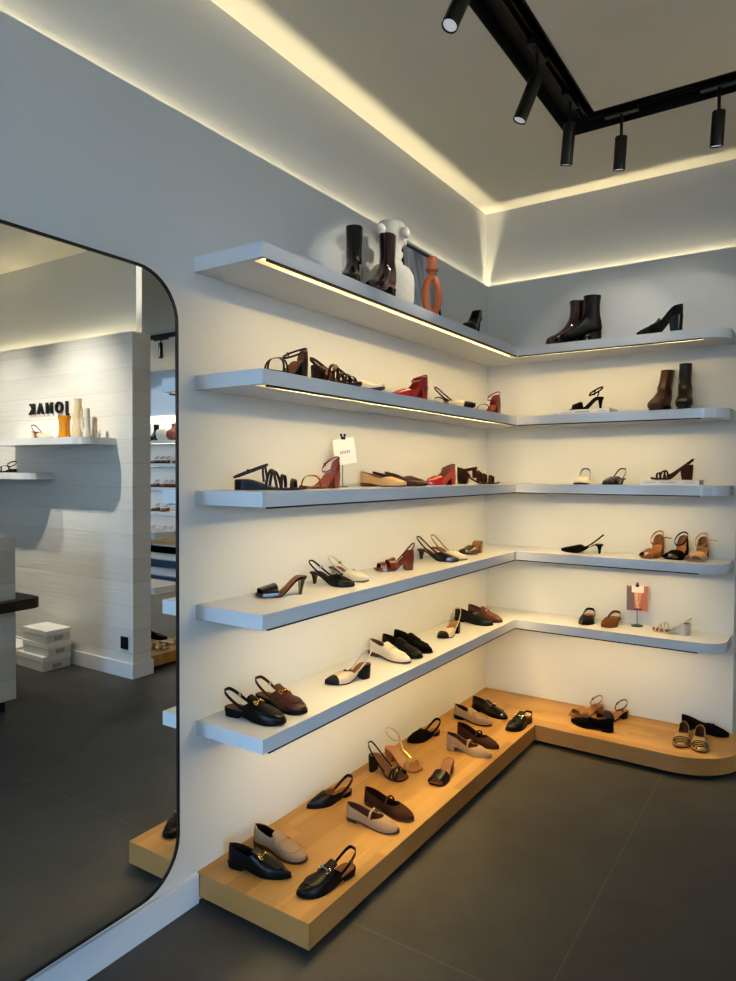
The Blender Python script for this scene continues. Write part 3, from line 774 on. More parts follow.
loafer('black loafer with silver bit and low back strap at the inner platform corner', at((.418, -.641), -97, .235, Z), -97, GP, 'blk', .235, 'liningb', 'sole', toe='round', slingb=True, zb=.026, orn='chrome', ins=1.05)
# rounded arm
def gold_flat(label, toe, ang, foot):
    r, ls = flatshoe(label, at(toe, ang, .235, Z), ang, GQ, 'goldl', .235, 'liningb', 'round', .010, 'soleb', throat=.60, name='woven_flat', foot=foot)
    for q in (.70, .76, .82, .88): band(ls, r, 'liningd', q, q+.09, .0045, .0012, .25, PI-.35, name='woven_slit')
sandal('tan square-toe sandal with ankle strap behind the black pointed flat', at((.632, -.223), -125, .215, Z), -125, GQ, 'tanl', .215, .04, 'square', 'block', ((.74, .74, .05),), ins='tanl', ankle_z=.026, aw=.006, rx=.034, tilt=-.7, cx=.042, posts=(.30, 60))
sandal('black sandal with tan insole and ankle strap on the oak platform', at((.775, -.218), -124, .210, Z), -124, GQ, 'blk', .210, .035, 'square', 'block', ((.74, .74, .05),), ins='tanl', ankle_z=.030, aw=.006, rx=.034, tilt=-.75, cx=.042, posts=(.30, 60))
flatshoe('black pointed flat with round metal buckle, lying across in front of two sandals', at((.654, -.314), 176, .235, Z), 176, GQ, 'blks', .235, 'dbrn', 'pointy', .012, 'sole', throat=.60, orn='chrome', name='pointed_flat')
gold_flat('gold woven flat with brown insole, left one of the two gold shoes', (1.223, -0.365), -86, 1)
gold_flat('gold woven flat with brown insole, right one of the two gold shoes', (1.314, -0.374), -84, -1)
flatshoe('black flat with bow lying along the wall behind the gold flats', at((1.405, -.056), -4, .225, Z), -4, GQ, 'blks', .235, 'dbrn', 'round', .014, 'sole', throat=.64, orn='blk', name='ballet_flat')

# lowest shelf
G5L, G5R = 'shoes on the lowest left shelf', 'shoes on the lowest back shelf'
Z = ZS[4]+.0004
loafer('black slingback loafer with gold bit at the end of the lowest shelf', at((.282, -2.323), 8, .245, Z), 8, G5L, 'blk', .245, 'liningb', 'sole', slingb=True, orn='gold', toe='round', ts=.012, hh=.018)
loafer('brown slingback loafer with gold bit beside its black twin', at((.280, -2.208), -4, .245, Z), -4, G5L, 'brn', .245, 'liningb', 'sole', slingb=True, orn='gold', toe='round', ts=.012, hh=.018)
slingpump('beige slingback with black toe cap and black block heel, seen from its side', at((.131, -1.909), -113, .225, Z), -113, G5L, 'nude', .215, .055, 'almond', 'lining', 'sole', 'block', 'blk', hmat='blk', zb=.06)
loafer('white leather loafer on the lowest left shelf', at((.268, -1.44), -9, .25, Z), -9, G5L, 'white', .25, 'lining', 'soleb', toe='almond')
loafer('black leather loafer standing right next to the white loafer', at((.268, -1.34), -12, .25, Z), -12, G5L, 'blk', .25, 'liningd', 'sole', toe='round')
loafer('black suede loafer, third in the row with the white loafer', at((.268, -1.235), -13, .25, Z), -13, G5L, 'blks', .25, 'liningd', 'sole', toe='almond')
slingpump('beige slingback with black toe cap, facing the camera', at((.16, -.959), -92, .205, Z), -92, G5L, 'nude', .205, .055, 'almond', 'tanl', 'sole', 'block', 'blk', hmat='blk', zb=.07)
loafer('black loafer with silver bit near the shelf corner', at((.272, -.520), -4, .245, Z), -4, G5L, 'blk', .245, 'liningd', 'sole', orn='chrome', toe='almond')
loafer('brown loafer with silver bit, closest to the corner on the lowest shelf', at((.285, -.417), -13, .245, Z), -13, G5L, 'brn2', .245, 'liningb', 'soleb', orn='chrome', toe='almond')
slingpump('black pointed slingback facing forward on the lowest back shelf', at((.690, -.225), -86, .195, Z), -86, G5R, 'blk', .195, .03, 'pointy', 'tanl', 'sole', zb=.028, W=.098, sw=.014)
slingpump('brown suede pointed slingback facing forward beside a black one', at((.805, -.228), -96, .20, Z), -96, G5R, 'brns', .20, .03, 'pointy', 'lining', 'soleb', zb=.028, W=.098, sw=.014)
sandal('silver strappy sandal with white block heel on the lowest back shelf', at((1.036, -.120), 172, .20, Z), 172, G5R, 'silver', .20, .055, 'round', 'block', ((.60, .74, .006, 1.1), (.74, .60, .006, 1.1), (.84, .80, .007)), ins='lining', slingz=.03, slinga=.5, hmat='silver', sw=.006, sl='nude')

# fourth shelf
G4L, G4R = 'shoes on the fourth left shelf', 'shoes on the fourth back shelf'
Z = ZS[3]+.0004
mule('black open-toe mule with slim heel and tan insole on the fourth shelf', at((.074, -2.242), -122, .195, Z), -122, G4L, 'blkp', .195, .062, 'square', 'kitten', s0=.62, opentoe=.92, ins='lining')
slingpump('black slingback pump with buckle, beside the open-toe mule', at((.245, -1.852), 8, .205, Z), 8, G4L, 'blk', .205, .045, 'almond', 'liningd', 'sole', buckle='chrome', zb=.045, bow='blkp')
slingpump('white slingback pump half hidden behind the black buckle slingback', at((.225, -1.715), 1, .205, Z), 1, G4L, 'white', .205, .045, 'almond', 'lining', 'soleb', buckle='gold', zb=.045)
sandal('dark red croc sandal with block heel on the fourth shelf', at((.070, -1.435), -128, .195, Z), -128, G4L, 'dred', .195, .058, 'square', 'block', ((.60, .60, .032, 1), (.82, .82, .022)), ins='liningb', slingz=.058, slinga=.46, name='block_heel_sandal', counter=('dred', .24, .03))
slingpump('black pointed slingback pump with kitten heel near the middle of the fourth shelf', at((.258, -.932), -1, .245, Z), -1, G4L, 'blkp', .245, .05, 'pointy', 'lining', 'sole', zb=.065)
slingpump('white pointed slingback pump behind its black twin', at((.265, -.841), -9, .235, Z), -9, G4L, 'white', .235, .05, 'pointy', 'lining', 'soleb', zb=.065, strapmat='tanl')
mule('brown croc mule with tan block heel next to the corner', at((.140, -.615), -96, .165, Z), -96, G4L, 'croc', .165, .06, 'square', 'block', s0=.60, opentoe=.95, hmat='tanl', ins='tanl', sl='soleb')
slingpump('black suede slingback pump with kitten heel on the fourth back shelf', at((.539, -.155), -174, .235, Z), -174, G4R, 'blks', .235, .05, 'pointy', 'liningd', 'sole', zb=.055)
def ankle_sandal(lab, toe, ang, mat, ins, tail, hm):
    return sandal(lab, at(toe, ang, .172, Z), ang, G4R, mat, .172, .054, 'round', 'block', ((.73, .73, .055, .85),), ins=ins, hmat=hm, ankle_z=.044, counter=(mat, .26, .068), tail=tail, tilt=-.95, name='ankle_strap_sandal', aw=.007, W=.088, buckle=None, rx=.036)
ankle_sandal('brown suede ankle-strap sandal, left of the three on the fourth back shelf', (1.015, -.215), -106, 'tan', 'tanl', 1, 'tan')
ankle_sandal('black suede ankle-strap sandal between a brown and a beige one', (1.133, -.21), -108, 'blks', 'tanl', None, 'blks')
ankle_sandal('beige ankle-strap sandal with loose strap end, closest to the shelf tip', (1.245, -.222), -103, 'beige', 'tanl', 1, 'tan')

# middle shelf
G3L, G3R = 'shoes on the middle left shelf', 'shoes on the middle back shelf'
Z = ZS[2]+.0004
sandal('black and brown multi-strap low wedge sandal at the shelf end', (.05, -2.325, Z), 30, G3L, 'dbrn', .265, .03, 'round', 'wedge', ((.45, .60, .010, 1.15), (.60, .45, .010, 1.15), (.66, .66, .012, 1.1), (.80, .80, .014)), ins='liningb', hmat='blk', ankle_z=.030, rx=.062, cx=.058, tilt=.38, aw=.008, buckle='blk', posts=(.42, 40))
sandal('red brown sandal with ankle strap and block heel in front of the price card', (.17, -1.865, Z), -92, G3L, 'redb', .22, .06, 'round', 'block', ((.72, .80, .008, 1.2),), ins='redb', ankle_z=.028, hmat='redb', aw=.007, name='ankle_strap_sandal', tilt=-.75, rx=.040, cx=.045, counter=('redb', .09, .055))
flatshoe('beige leather flat with low stacked heel on the middle shelf', (.04, -1.505, Z), 1, G3L, 'beige', .24, 'lining', 'almond', .012, 'soleb', throat=.66)
flatshoe('dark brown pointed flat between the beige and the black flat', (.035, -1.40, Z), 2, G3L, 'dbrn', .235, 'liningd', 'pointy', .012, 'sole', throat=.66, name='pointed_flat')
flatshoe('black pointed flat beside the red shoe on the middle shelf', (.04, -1.30, Z), -2, G3L, 'brn', .238, 'liningd', 'pointy', .012, 'sole', throat=.62, name='pointed_flat')
pump('red patent shoe with thin ankle strap and block heel on the middle shelf', (.16, -.80, Z), -100, G3L, 'red', .23, .046, 'almond', 'lining', name='ankle_strap_pump', ankle_z=.036, tilt=-.45, strapmat='redb', sl='redb')
sandal('dark brown buckled sandal with black block heel, beside the red slingback', (.05, -.535, Z), 14, G3L, 'dbrns', .245, .045, 'round', 'block', ((.52, .52, .022, 1.15), (.64, .64, .020, 1.15), (.80, .80, .024, 1.2)), ins='lining', hmat='blk', ankle_z=.028, rx=.055, cx=.06, tilt=.2, aw=.016, buckle='blk', posts=(.42, 45), counter=('dbrns', .3, .045), name='buckled_sandal')
slingpump('white slingback facing the camera on the middle back shelf', (.645, -.045, Z), -82, G3R, 'white', .205, .03, 'square', 'lining', 'sole', zb=.055, strapmat='dbrn', W=.086)
slingpump('black slingback facing the camera beside the white one', (.855, -.045, Z), -102, G3R, 'blkp', .205, .03, 'round', 'lining', 'sole', zb=.055, strapmat='dbrn', W=.086)
Zb = ZS[2]+.029
sandal('dark brown strappy sandal with high block heel standing on white book', (1.232, -.125, Zb), 177, G3R, 'dbrns', .215, .072, 'round', 'block', ((.60, .72, .010, 1), (.72, .60, .010, 1), (.80, .80, .012)), ins='dbrn', slingz=.03, slinga=.58, sw=.008)

# second shelf
G2L, G2R = 'shoes on the second left shelf', 'shoes on the second back shelf'
Z = ZS[1]+.0004
sandal('black thin-strap sandal with ankle strap at the end of the second shelf', (.235, -2.155, Z), -86, G2L, 'blk', .235, .06, 'round', 'block', ((.70, .78, .008, 1.3), (.78, .70, .008, 1.3)), ins='liningb', ankle_z=.022, aw=.007, tilt=-.42, rx=.060, cx=.062, counter=('blk', .08, .05))
sandal('dark brown cage sandal with high heel, behind the black thin-strap sandal', (.10, -1.945, Z), 2, G2L, 'dbrn', .235, .085, 'round', 'block', ((.42, .55, .013, 1.1), (.55, .42, .013, 1.1), (.66, .66, .014, 1.05), (.78, .78, .012)), ins='liningb', hmat='blk', slingz=.03, slinga=.36, sw=.011)
slingpump('white slingback shoe with brown heel strap on the second shelf', (.105, -1.79, Z), 0, G2L, 'white', .24, .045, 'round', 'liningb', 'soleb', 'block', strapmat='brn', zb=.055, sw=.010, hmat='soleb')
pump('dark red patent ankle-strap shoe with block heel on the second shelf', (.245, -1.265, Z), -100, G2L, 'red', .235, .065, 'almond', 'redb', name='ankle_strap_pump', ankle_z=.036, tilt=-.45, strapmat='redb')
slingpump('white slingback with black toe cap on the second shelf', (.10, -.90, Z), -4, G2L, 'white', .24, .06, 'almond', 'lining', 'sole', 'block', 'blk', strapmat='blk', hmat='white', zb=.055)
sandal('orange brown sandal with ankle strap and block heel, close to the corner', (.245, -.40, Z), -100, G2L, 'redb', .215, .06, 'round', 'block', ((.74, .74, .008, 1.2),), ins='redb', ankle_z=.04, counter=('redb', .26, .055), aw=.007, rx=.045, cx=.05, tilt=-.6)
Zb2 = ZS[1]+.029
sandal('black suede ankle-strap sandal with slim heel standing on white book', (.772, -.16, Zb2), 176, G2R, 'blks', .195, .062, 'round', 'kitten', ((.76, .76, .040, .9), (.62, .70, .010, .9)), ins='blks', ankle_z=.035, aw=.009, post=True, buckle=None)
boot('dark brown ankle boot leaning, left of the two on the second back shelf', (1.085, -.04, Z), -98, G2R, 'dbrn', .215, .03, .235, toe='round', lean=-.06, sl='sole', shaft=.8)
boot('black ankle boot facing forward, next to the brown boot', (1.178, -.04, Z), -84, G2R, 'blk', .215, .03, .255, toe='round', sl='sole', shaft=.8)

# top shelf
G1 = 'shoes and boots on the topmost shelf'
Z = ZS[0]+.0004
boot('black crinkled patent ankle boot, leftmost on the topmost shelf', (.138, -1.69, Z), -64, G1, 'blkc', .225, .055, .285, shaft=.9)
boot('burgundy patent ankle boot in front of the white vase', (.22, -1.535, Z), -80, G1, 'burgc', .225, .055, .285, shaft=.85)
pump('black patent pump with slim heel on the topmost shelf near the corner', (.255, -.70, Z), -86, G1, 'blkp', .225, .085, 'pointy', htype='kitten', name='pointed_pump')
boot('burgundy leather ankle boot, left boot on the topmost back shelf', (.652, -.085, Z), -146, G1, 'burg', .232, .055, .262)
boot('black leather ankle boot beside the burgundy boot on the back shelf', (.755, -.155, Z), -147, G1, 'blk', .235, .055, .262)
pump('black heeled loafer with high block heel on the topmost back shelf', (1.19, -.235, Z), 176, G1, 'blkp', .235, .088, 'almond', tongue=True, name='heeled_loafer')

# ------------------------------------------------------------------ props on the shelves
def vase_lugs():
    r = thing('sculptural_vase', 'rough white ceramic vase with knobbed neck on the topmost shelf', 'vase', (.135, -1.40, ZS[0]), 0)
    m = MB()
    m.lathe([(.080, 0), (.108, .03), (.122, .07), (.124, .14), (.119, .175), (.098, .205), (.062, .222), (.054, .245), (.055, .27), (.052, .295), (.060, .315), (.073, .332), (.079, .355), (.077, .39), (.070, .408), (.060, .410), (.056, .39), (.054, .34)], 28, sx=.8)
    m.build('body', 'plaster', r, smooth=60)
    for z, rr in ((.357, .102), (.288, .076), (.246, .074)):
        for s in (1, -1):
            m = MB(); m.ball((0, s*rr*.94, z), .028 if z > .35 else .021, (.8, 1, 1)); m.build('knob', 'plaster', r, smooth=60)
    for z, xx in ((.357, .084),):
        m = MB(); m.ball((xx*.85, 0, z), .026, (.8, 1, 1)); m.build('knob', 'plaster', r, smooth=60)
vase_lugs()
def ring_vase():
    r = thing('ring_vase', 'orange terracotta ring-shaped vase in front of leaning framed picture', 'vase', (.262, -1.245, ZS[0]), math.radians(-35))
    m = MB(); pa = []
    for k in range(36):
        a = 2*PI*k/36; pa.append((0, .035*math.cos(a), .098+.081*math.sin(a)))
    m.tube(pa, .017, 12, True); m.build('ring', 'terra', r, smooth=60)
    m = MB(); m.lathe([(.020, 0), (.020, .012)], 16); m.build('foot', 'terra', r, smooth=50)
    m = MB(); m.lathe([(.016, .185), (.015, .208), (.030, .212), (.031, .220), (.021, .223), (.021, .236), (.024, .242), (.024, .275), (.017, .276), (.015, .25)], 20); m.build('neck', 'terra', r, smooth=50)
ring_vase()
def picture(loc):
    r = thing('framed_picture', 'black-framed blue grey picture leaning on the wall behind ring vase', 'picture', loc)
    W_, H_ = .36, .44; th = .012; tl = math.radians(8)
    def lean(m): m.v = [(.012+p[0]*math.cos(tl)+(H_-p[2])*math.sin(tl)*1.0, p[1], p[2]*math.cos(tl)) for p in m.v]; return m
    m = MB(); m.box(0, th, -W_/2, -W_/2+.014, 0, H_); m.box(0, th, W_/2-.014, W_/2, 0, H_); m.box(0, th, -W_/2, W_/2, 0, .014); m.box(0, th, -W_/2, W_/2, H_-.014, H_); lean(m).build('frame', 'black', r)
    m = MB(); m.box(.003, .005, -W_/2+.014, W_/2-.014, .014, H_-.014)
    pm, n, l, p = new_mat('picture print'); tc = n.new('ShaderNodeTexCoord'); mp = n.new('ShaderNodeMapping'); mp.inputs['Scale'].default_value = (1, 14, 2)
    nz = n.new('ShaderNodeTexNoise'); nz.inputs['Scale'].default_value = 1.6; rp = n.new('ShaderNodeValToRGB')
    rp.color_ramp.elements[0].position = .35; rp.color_ramp.elements[0].color = (*lin((118, 128, 144)), 1); rp.color_ramp.elements[1].position = .65; rp.color_ramp.elements[1].color = (*lin((206, 211, 218)), 1)
    l.new(tc.outputs['Object'], mp.inputs[0]); l.new(mp.outputs[0], nz.inputs['Vector']); l.new(nz.outputs['Fac'], rp.inputs[0]); l.new(rp.outputs[0], p.inputs['Base Color']); p.inputs['Roughness'].default_value = .3
    lean(m).build('print', pm, r)
picture((.0, -.955, ZS[0]))
def book(label, x0, x1, y0, y1, z, t=.028):
    r = thing('book', label, 'book', ((x0+x1)/2, (y0+y1)/2, z)); w, d = (x1-x0)/2, (y1-y0)/2
    m = MB(); m.box(-w, w, -d, d, .0, .003); m.box(-w, w, -d, d, t-.003, t); m.box(-w, w, -d, -d+.003, 0, t); m.build('cover', 'paper', r, bevel=.001)
    m = MB(); m.box(-w+.004, w-.004, -d+.003, d-.004, .003, t-.003); m.build('pages', 'box', r)
    m = MB()
    for a, b, h in ((-.85, -.45, .003), (-.3, .25, .005), (.55, .85, .003)): m.box(a*w, b*w, -d-.0006, -d, t*.5-h*.4, t*.5+h*.4)
    m.build('spine_print', 'ink', r)
book('white book under the dark brown sandal on the middle back shelf', .985, 1.275, -.225, -.03, ZS[2])
book('white book under the black suede sandal on the second back shelf', .535, .825, -.235, -.04, ZS[1])
def card_holder():
    r = thing('price_card', 'white price card in black clip stand on the middle left shelf', 'sign', (.075, -1.70, ZS[2]), math.radians(-22))
    m = MB(); m.lathe([(.026, 0), (.026, .004)], 20); m.build('base', 'black', r, smooth=40)
    m = MB(); m.tube([(0, 0, .003), (0, 0, .215)], .0018, 6); m.build('pole', 'black', r)
    m = MB(); m.box(-.002, .008, -.009, .009, .205, .219); m.ball((.002, -.009, .225), .006); m.ball((.002, .009, .225), .006); m.build('clip', 'black', r, smooth=40)
    c, s = math.cos(.16), math.sin(.16)
    m = MB(); m.box(.003, .0042, -.055, .055, -.112, 0); m.v = [(p[0], p[1]*c-p[2]*s*-1, .210+p[2]*c-p[1]*s*-1) if 0 else (p[0], p[1]*c+p[2]*s*-1, .210+p[2]*c+p[1]*s) for p in m.v]; m.build('card', 'paper', r)
    m = MB()
    for k in range(6): m.box(.0042, .0046, -.026+.009*k, -.020+.009*k, -.066, -.052)
    m.v = [(p[0], p[1]*c+p[2]*s*-1, .210+p[2]*c+p[1]*s) for p in m.v]; m.build('print', 'ink', r)
card_holder()
def photo_stand():
    r = thing('photo_card', 'small photo card of a leg in sandals on black stand', 'sign', (.945, -.06, ZS[4]), math.radians(12))
    m = MB(); m.lathe([(.032, 0), (.032, .004), (.006, .006)], 22); m.build('base', 'black', r, smooth=40)
    m = MB(); m.tube([(0, 0, .003), (0, 0, .23)], .0018, 6); m.build('pole', 'black', r)
    m = MB(); m.box(-.009, .009, -.006, .003, .222, .237); m.ball((0, 0, .242), .006); m.build('clip', 'black', r, smooth=40)
    m = MB(); m.box(-.056, .056, -.0045, -.003, .088, .228); cd = m.build('card', flat('photo backdrop', (168, 106, 88), .5), r)
    m = MB(); m.box(-.056, -.018, -.0049, -.0045, .09, .218); m.build('photo_shade', flat('photo shade', (112, 92, 96), .5), cd)
    m = MB(); m.box(-.030, .034, -.0053, -.0045, .190, .228); m.build('photo_skirt', flat('photo skirt', (230, 224, 214), .6), cd)
    m = MB(); m.prism([(-.016, .160), (.006, .160), (.002, .110), (.008, .080), (.020, .068), (.002, .066), (-.006, .085), (-.012, .12)], -.0003, .0003)
    m.v = [(p[0], -.0050+p[2], p[1]+.03) for p in m.v]; m.build('photo_leg', flat('photo leg', (214, 166, 140), .5), cd)
    m = MB(); m.prism([(.008, .162), (.024, .162), (.016, .110), (.004, .075), (-.012, .066), (-.004, .085), (.006, .12)], -.0003, .0003)
    m.v = [(p[0], -.0047+p[2], p[1]+.03) for p in m.v]; m.build('photo_leg', flat('photo leg shade', (196, 146, 122), .5), cd)
    m = MB(); m.prism([(-.016, .070), (.026, .072), (.026, .062), (-.018, .061)], -.0003, .0003); m.v = [(p[0], -.0055+p[2], p[1]+.03) for p in m.v]; m.build('photo_shoe', flat('photo shoe', (96, 40, 30), .5), cd)
photo_stand()

# ------------------------------------------------------------------ partition wall display (seen in the mirror)
def part_shelf(label, x0, x1, z, t=.05, d=.28):
    m = MB(); rr = .14
    y = PY0
    m.prism([(x0, y)]+[(x, q) for x, q in arc(x0+rr, y-d+rr, rr, 180, 270)]+[(x1, y-d), (x1, y)], z-t, z)
    return tag(m.build('wall_shelf', 'shelf'), label, 'shelf', 'shelves on the boarded partition')
part_shelf('white shelf on the boarded wall with amber vase, in the mirror', 2.585, 3.88, 1.734)
part_shelf('lower white shelf on the boarded wall, at the mirror edge', 3.335, 4.7, 1.476)
tc = bpy.data.curves.new('wall_lettering', 'FONT'); tc.body = 'JONAK'; tc.size = .118; tc.extrude = .008; tc.offset = .0035; tc.space_character = 1.58
to = bpy.data.objects.new('wall_lettering', tc); C.objects.link(to); tc.materials.append(M['black'])
to.location = (3.14, PY0-.012, 1.945); to.rotation_euler = (PI/2, 0, 0); bpy.context.view_layer.update(); dg_ = bpy.context.evaluated_depsgraph_get(); me_ = bpy.data.meshes.new_from_object(to.evaluated_get(dg_)); t2 = bpy.data.objects.new('wall_sign', me_); C.objects.link(t2); t2.location = to.location; t2.rotation_euler = to.rotation_euler; bpy.data.objects.remove(to); to = t2
tag(to, 'raised black shop name lettering on the boarded wall', 'sign')
ZA = 1.7344; ya = -1.06
m = MB(); m.lathe([(.046, 0), (.048, .012), (.040, .026), (.038, .08), (.040, .13), (.046, .150), (.047, .168), (.040, .168), (.036, .15)], 24, (3.0, ya, ZA)); tag(m.build('amber_vase', 'amber', smooth=50), 'amber cylindrical vase on the boarded wall shelf', 'vase')
r = thing('sculptural_vase', 'sand coloured tall vase with side branches beside the amber vase', 'vase', (2.84, ya, ZA))
m = MB(); m.lathe([(.044, 0), (.048, .03), (.037, .08), (.027, .12), (.026, .18), (.030, .21), (.026, .25), (.029, .285), (.022, .285)], 22); m.build('body', 'sand', r, smooth=60)
for s, z in ((1, .13), (-1, .16)):
    m = MB(); m.tube([(s*.028, 0, z-.03), (s*.046, 0, z), (s*.048, 0, z+.05)], .009, 10); m.build('branch', 'sand', r, smooth=60)
r = thing('branching_vase', 'pale two-armed cactus-like vase at the rounded end of that shelf', 'vase', (2.715, ya-.01, ZA))
m = MB(); m.tube([(0, 0, 0), (0, 0, .10), (0, 0, .21)], [.030, .020, .017], 14); m.build('stem', 'plaster', r, smooth=60)
m = MB(); m.tube([(0, 0, .05), (.045, 0, .045), (.055, 0, .08), (.055, 0, .14)], .014, 12); m.build('branch', 'plaster', r, smooth=60)
slingpump('white heeled shoe with brown lining beside amber vase', (3.40, ya, ZA+.0004), 180, 'shoes on the boarded wall shelves', 'nude', .24, .055, 'almond', 'brn', 'soleb', 'block', strapmat='brn', zb=.05, throat=.6, name='slingback_pump', W=.085)
sandal('black strappy sandal on the lower boarded wall shelf', (3.62, -1.08, 1.4764), 0, 'shoes on the boarded wall shelves', 'blk', .215, .02, 'round', 'wedge', ((.6, .75, .010, 1.1), (.75, .6, .010, 1.1)), ins='liningb', ankle_z=.04)
to['kind'] = 'thing'
# socket
r = thing('wall_socket', 'black double socket low on the boarded wall', 'socket', (2.495, PY0, .25))
m = MB(); m.box(-.038, .038, -.010, 0, -.045, .045); m.build('plate', 'black', r, bevel=.003)
m = MB(); m.lathe([(.015, .0), (.015, .0025)], 16); m.v = [(p[0], -.0101-p[2], p[1]+.0) for p in m.v]; m.build('outlet', 'blackw', r)
# shoe boxes
def carton(label, x, y, z, w=.30, d=.20, h=.095, rz=0):
    r = thing('shoe_box', label, 'box', (x, y, z), rz, 'white shoe boxes by the boarded wall')
    m = MB(); m.box(-w/2, w/2, -d/2, d/2, 0, h-.002); m.build('carton', 'box', r, bevel=.002)
    m = MB(); m.box(-w/2-.003, w/2+.003, -d/2-.003, d/2+.003, h-.038, h); m.build('lid', 'paper', r, bevel=.002)
    m = MB(); m.box(-w/2-.0036, -w/2-.001, -.035, .035, .015, .045); m.build('end_label', 'ink', r)
carton('white shoe box lying on the floor under the stack of boxes', 3.26, -1.075, 0, .36, .22, .11, .03)
carton('white shoe box in the middle of the stack by the boarded wall', 3.22, -1.07, .1105, .31, .19, .095, -.03)
carton('topmost white shoe box of the stack by the boarded wall', 3.225, -1.07, .206, .31, .19, .095, .02)
carton('white shoe box on the floor further along the boarded wall', 3.64, -1.09, 0, .32, .20, .12, -.04)

# ------------------------------------------------------------------ sales counter
r = thing('sales_counter', 'boarded white sales counter with black ledge, in the mirror', 'counter', (0, 0, 0))
m = MB(); m.box(2.48, 3.12, -3.15, -1.745, .075, 1.09); m.build('body', 'clad2', r, bevel=.003)
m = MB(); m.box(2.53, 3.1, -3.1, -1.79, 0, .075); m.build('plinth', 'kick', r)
m = MB(); m.prism([(2.41, -3.15), (2.48, -3.15), (2.48, -1.745), (3.12, -1.745), (3.12, -1.61)]+arc(2.47, -1.67, .06, 90, 180, 8), .635, .70); m.build('ledge', 'stone', r, bevel=.004)

# ------------------------------------------------------------------ rear room (seen through the passage in the mirror)
def rear_platform():
    r = thing('display_platform', 'oak platform with rounded end behind the boarded wall, in the mirror', 'platform')
    rr = .22; y0, y1, x0 = PY1+.016, -.25, 2.46
    out = [(x0, y0), (4.6, y0), (4.6, y1)]+arc(x0+rr, y1-rr, rr, 90, 180, 12)
    m = MB(); m.prism(out, .022, .106); m.build('deck', 'oakx', r)
    m = MB(); m.box(x0+.08, 4.55, y0, y1-.06, 0, .022); m.build('plinth', 'kick', r)
rear_platform()
for z, lab in ((ZS[3], 'white round-ended shelf behind the boarded wall, upper one'), (ZS[4], 'white round-ended shelf behind the boarded wall, lower one')):
    rr = .13; y0, y1, x0 = PY1, PY1+.28, 2.36
    m = MB(); m.prism([(x0, y0), (4.6, y0), (4.6, y1)]+arc(x0+rr, y1-rr, rr, 90, 180, 10), z-TH, z); tag(m.build('wall_shelf', 'shelf'), lab, 'shelf', 'shelves behind the boarded partition')
GM = 'shoes seen through the passage in the mirror'
leop = flat('spotted leather', (196, 168, 128), .5, var=.9, bscale=90); M['leop'] = leop
sandal('pale spotted flat sandal on the oak platform in the mirror', (2.70, -.42, .1064), 150, GM, 'leop', .24, .014, 'round', 'wedge', ((.55, .55, .03), (.78, .78, .03)), ins='nude')
sandal('second pale spotted sandal beside its pair in the mirror', (2.74, -.56, .1064), 165, GM, 'leop', .24, .014, 'round', 'wedge', ((.5, .6, .03), (.78, .78, .03)), ins='nude')
flatshoe('black flat at the rounded end of the mirrored oak platform', (3.0, -.34, .1064), 172, GM, 'blk', .24, 'liningd', 'round', .014, 'sole')
# rear wall shelves
def rear_shelf(z, lab):
    m = MB(); m.box(5.4, 8.6, YB-.30, YB, z-.05, z); tag(m.build('wall_shelf', 'shelf'), lab, 'shelf', 'shelves on the far rear wall')
RZ = [1.985, 1.605, 1.215, .81]
for z, lab in zip(RZ, ('topmost shelf on the far rear wall, holding a brown vase', 'second shelf on the far rear wall', 'third shelf on the far rear wall', 'lowest shelf on the far rear wall')):
    rear_shelf(z, lab); area('rear_shelf_light', (7.0, YB-.22, z-.053), (0, 0, 0), 3, .02, 5, WARM)
m = MB(); m.box(5.4, 8.6, YB-.55, YB, .36, .46); tag(m.build('display_platform', 'oakx'), 'long oak platform under the far rear shelves', 'platform')
m = MB(); m.box(5.4, 8.6, YB-.02, YB, 2.31, 2.41); struct(m.build('trim_4', 'strip'))
m = MB(); m.lathe([(.05, 0), (.10, .03), (.125, .09), (.11, .15), (.05, .19), (.032, .21), (.036, .27), (.030, .27)], 22, (7.06, YB-.15, RZ[0])); tag(m.build('bottle_vase', 'terra2', smooth=50), 'round brown terracotta bottle vase on the far shelf', 'vase')
m = MB(); m.lathe([(.07, 0), (.10, .06), (.11, .14), (.09, .18), (.085, .17), (.1, .1)], 20, (7.33, YB-.15, RZ[0])); tag(m.build('wide_vase', 'plaster', smooth=50), 'pale wide pot on the far rear shelf', 'vase')
boot('dark ankle boot on the far top shelf, in the mirror', (7.53, YB-.06, RZ[0]+.0004), -100, GM, 'blk')
k = 0
for z, xs, cols in ((RZ[1], (6.99, 7.27, 7.40, 7.54), ('dbrn', 'brn', 'blk', 'brn')), (RZ[2], (7.06, 7.18, 7.31, 7.53), ('brn', 'dbrn', 'redb', 'dbrn')), (RZ[3], (7.28, 7.52), ('redb', 'blk')), (.46, (6.98, 7.12, 7.26, 7.40, 7.54), ('dbrn', 'brn', 'leop', 'blk', 'brn'))):
    for x, c in zip(xs, cols):
        y = YB-.05 if z > .7 else YB-.25
        lab = '%s sandal on the %s, %s from the right as mirrored' % ({'dbrn': 'dark brown', 'brn': 'brown', 'blk': 'black', 'redb': 'red brown', 'leop': 'spotted'}[c], {RZ[1]: 'far second shelf', RZ[2]: 'far third shelf', RZ[3]: 'far lowest shelf', .46: 'far oak platform'}[z], ('first', 'second', 'third', 'fourth', 'fifth')[xs.index(x)])
        sandal(lab, (x, y, z+.0004), -95, GM, c, .22, .05, 'round', 'block', ((.6, .6, .03), (.78, .78, .02)), ankle_z=.04, buckle=None)
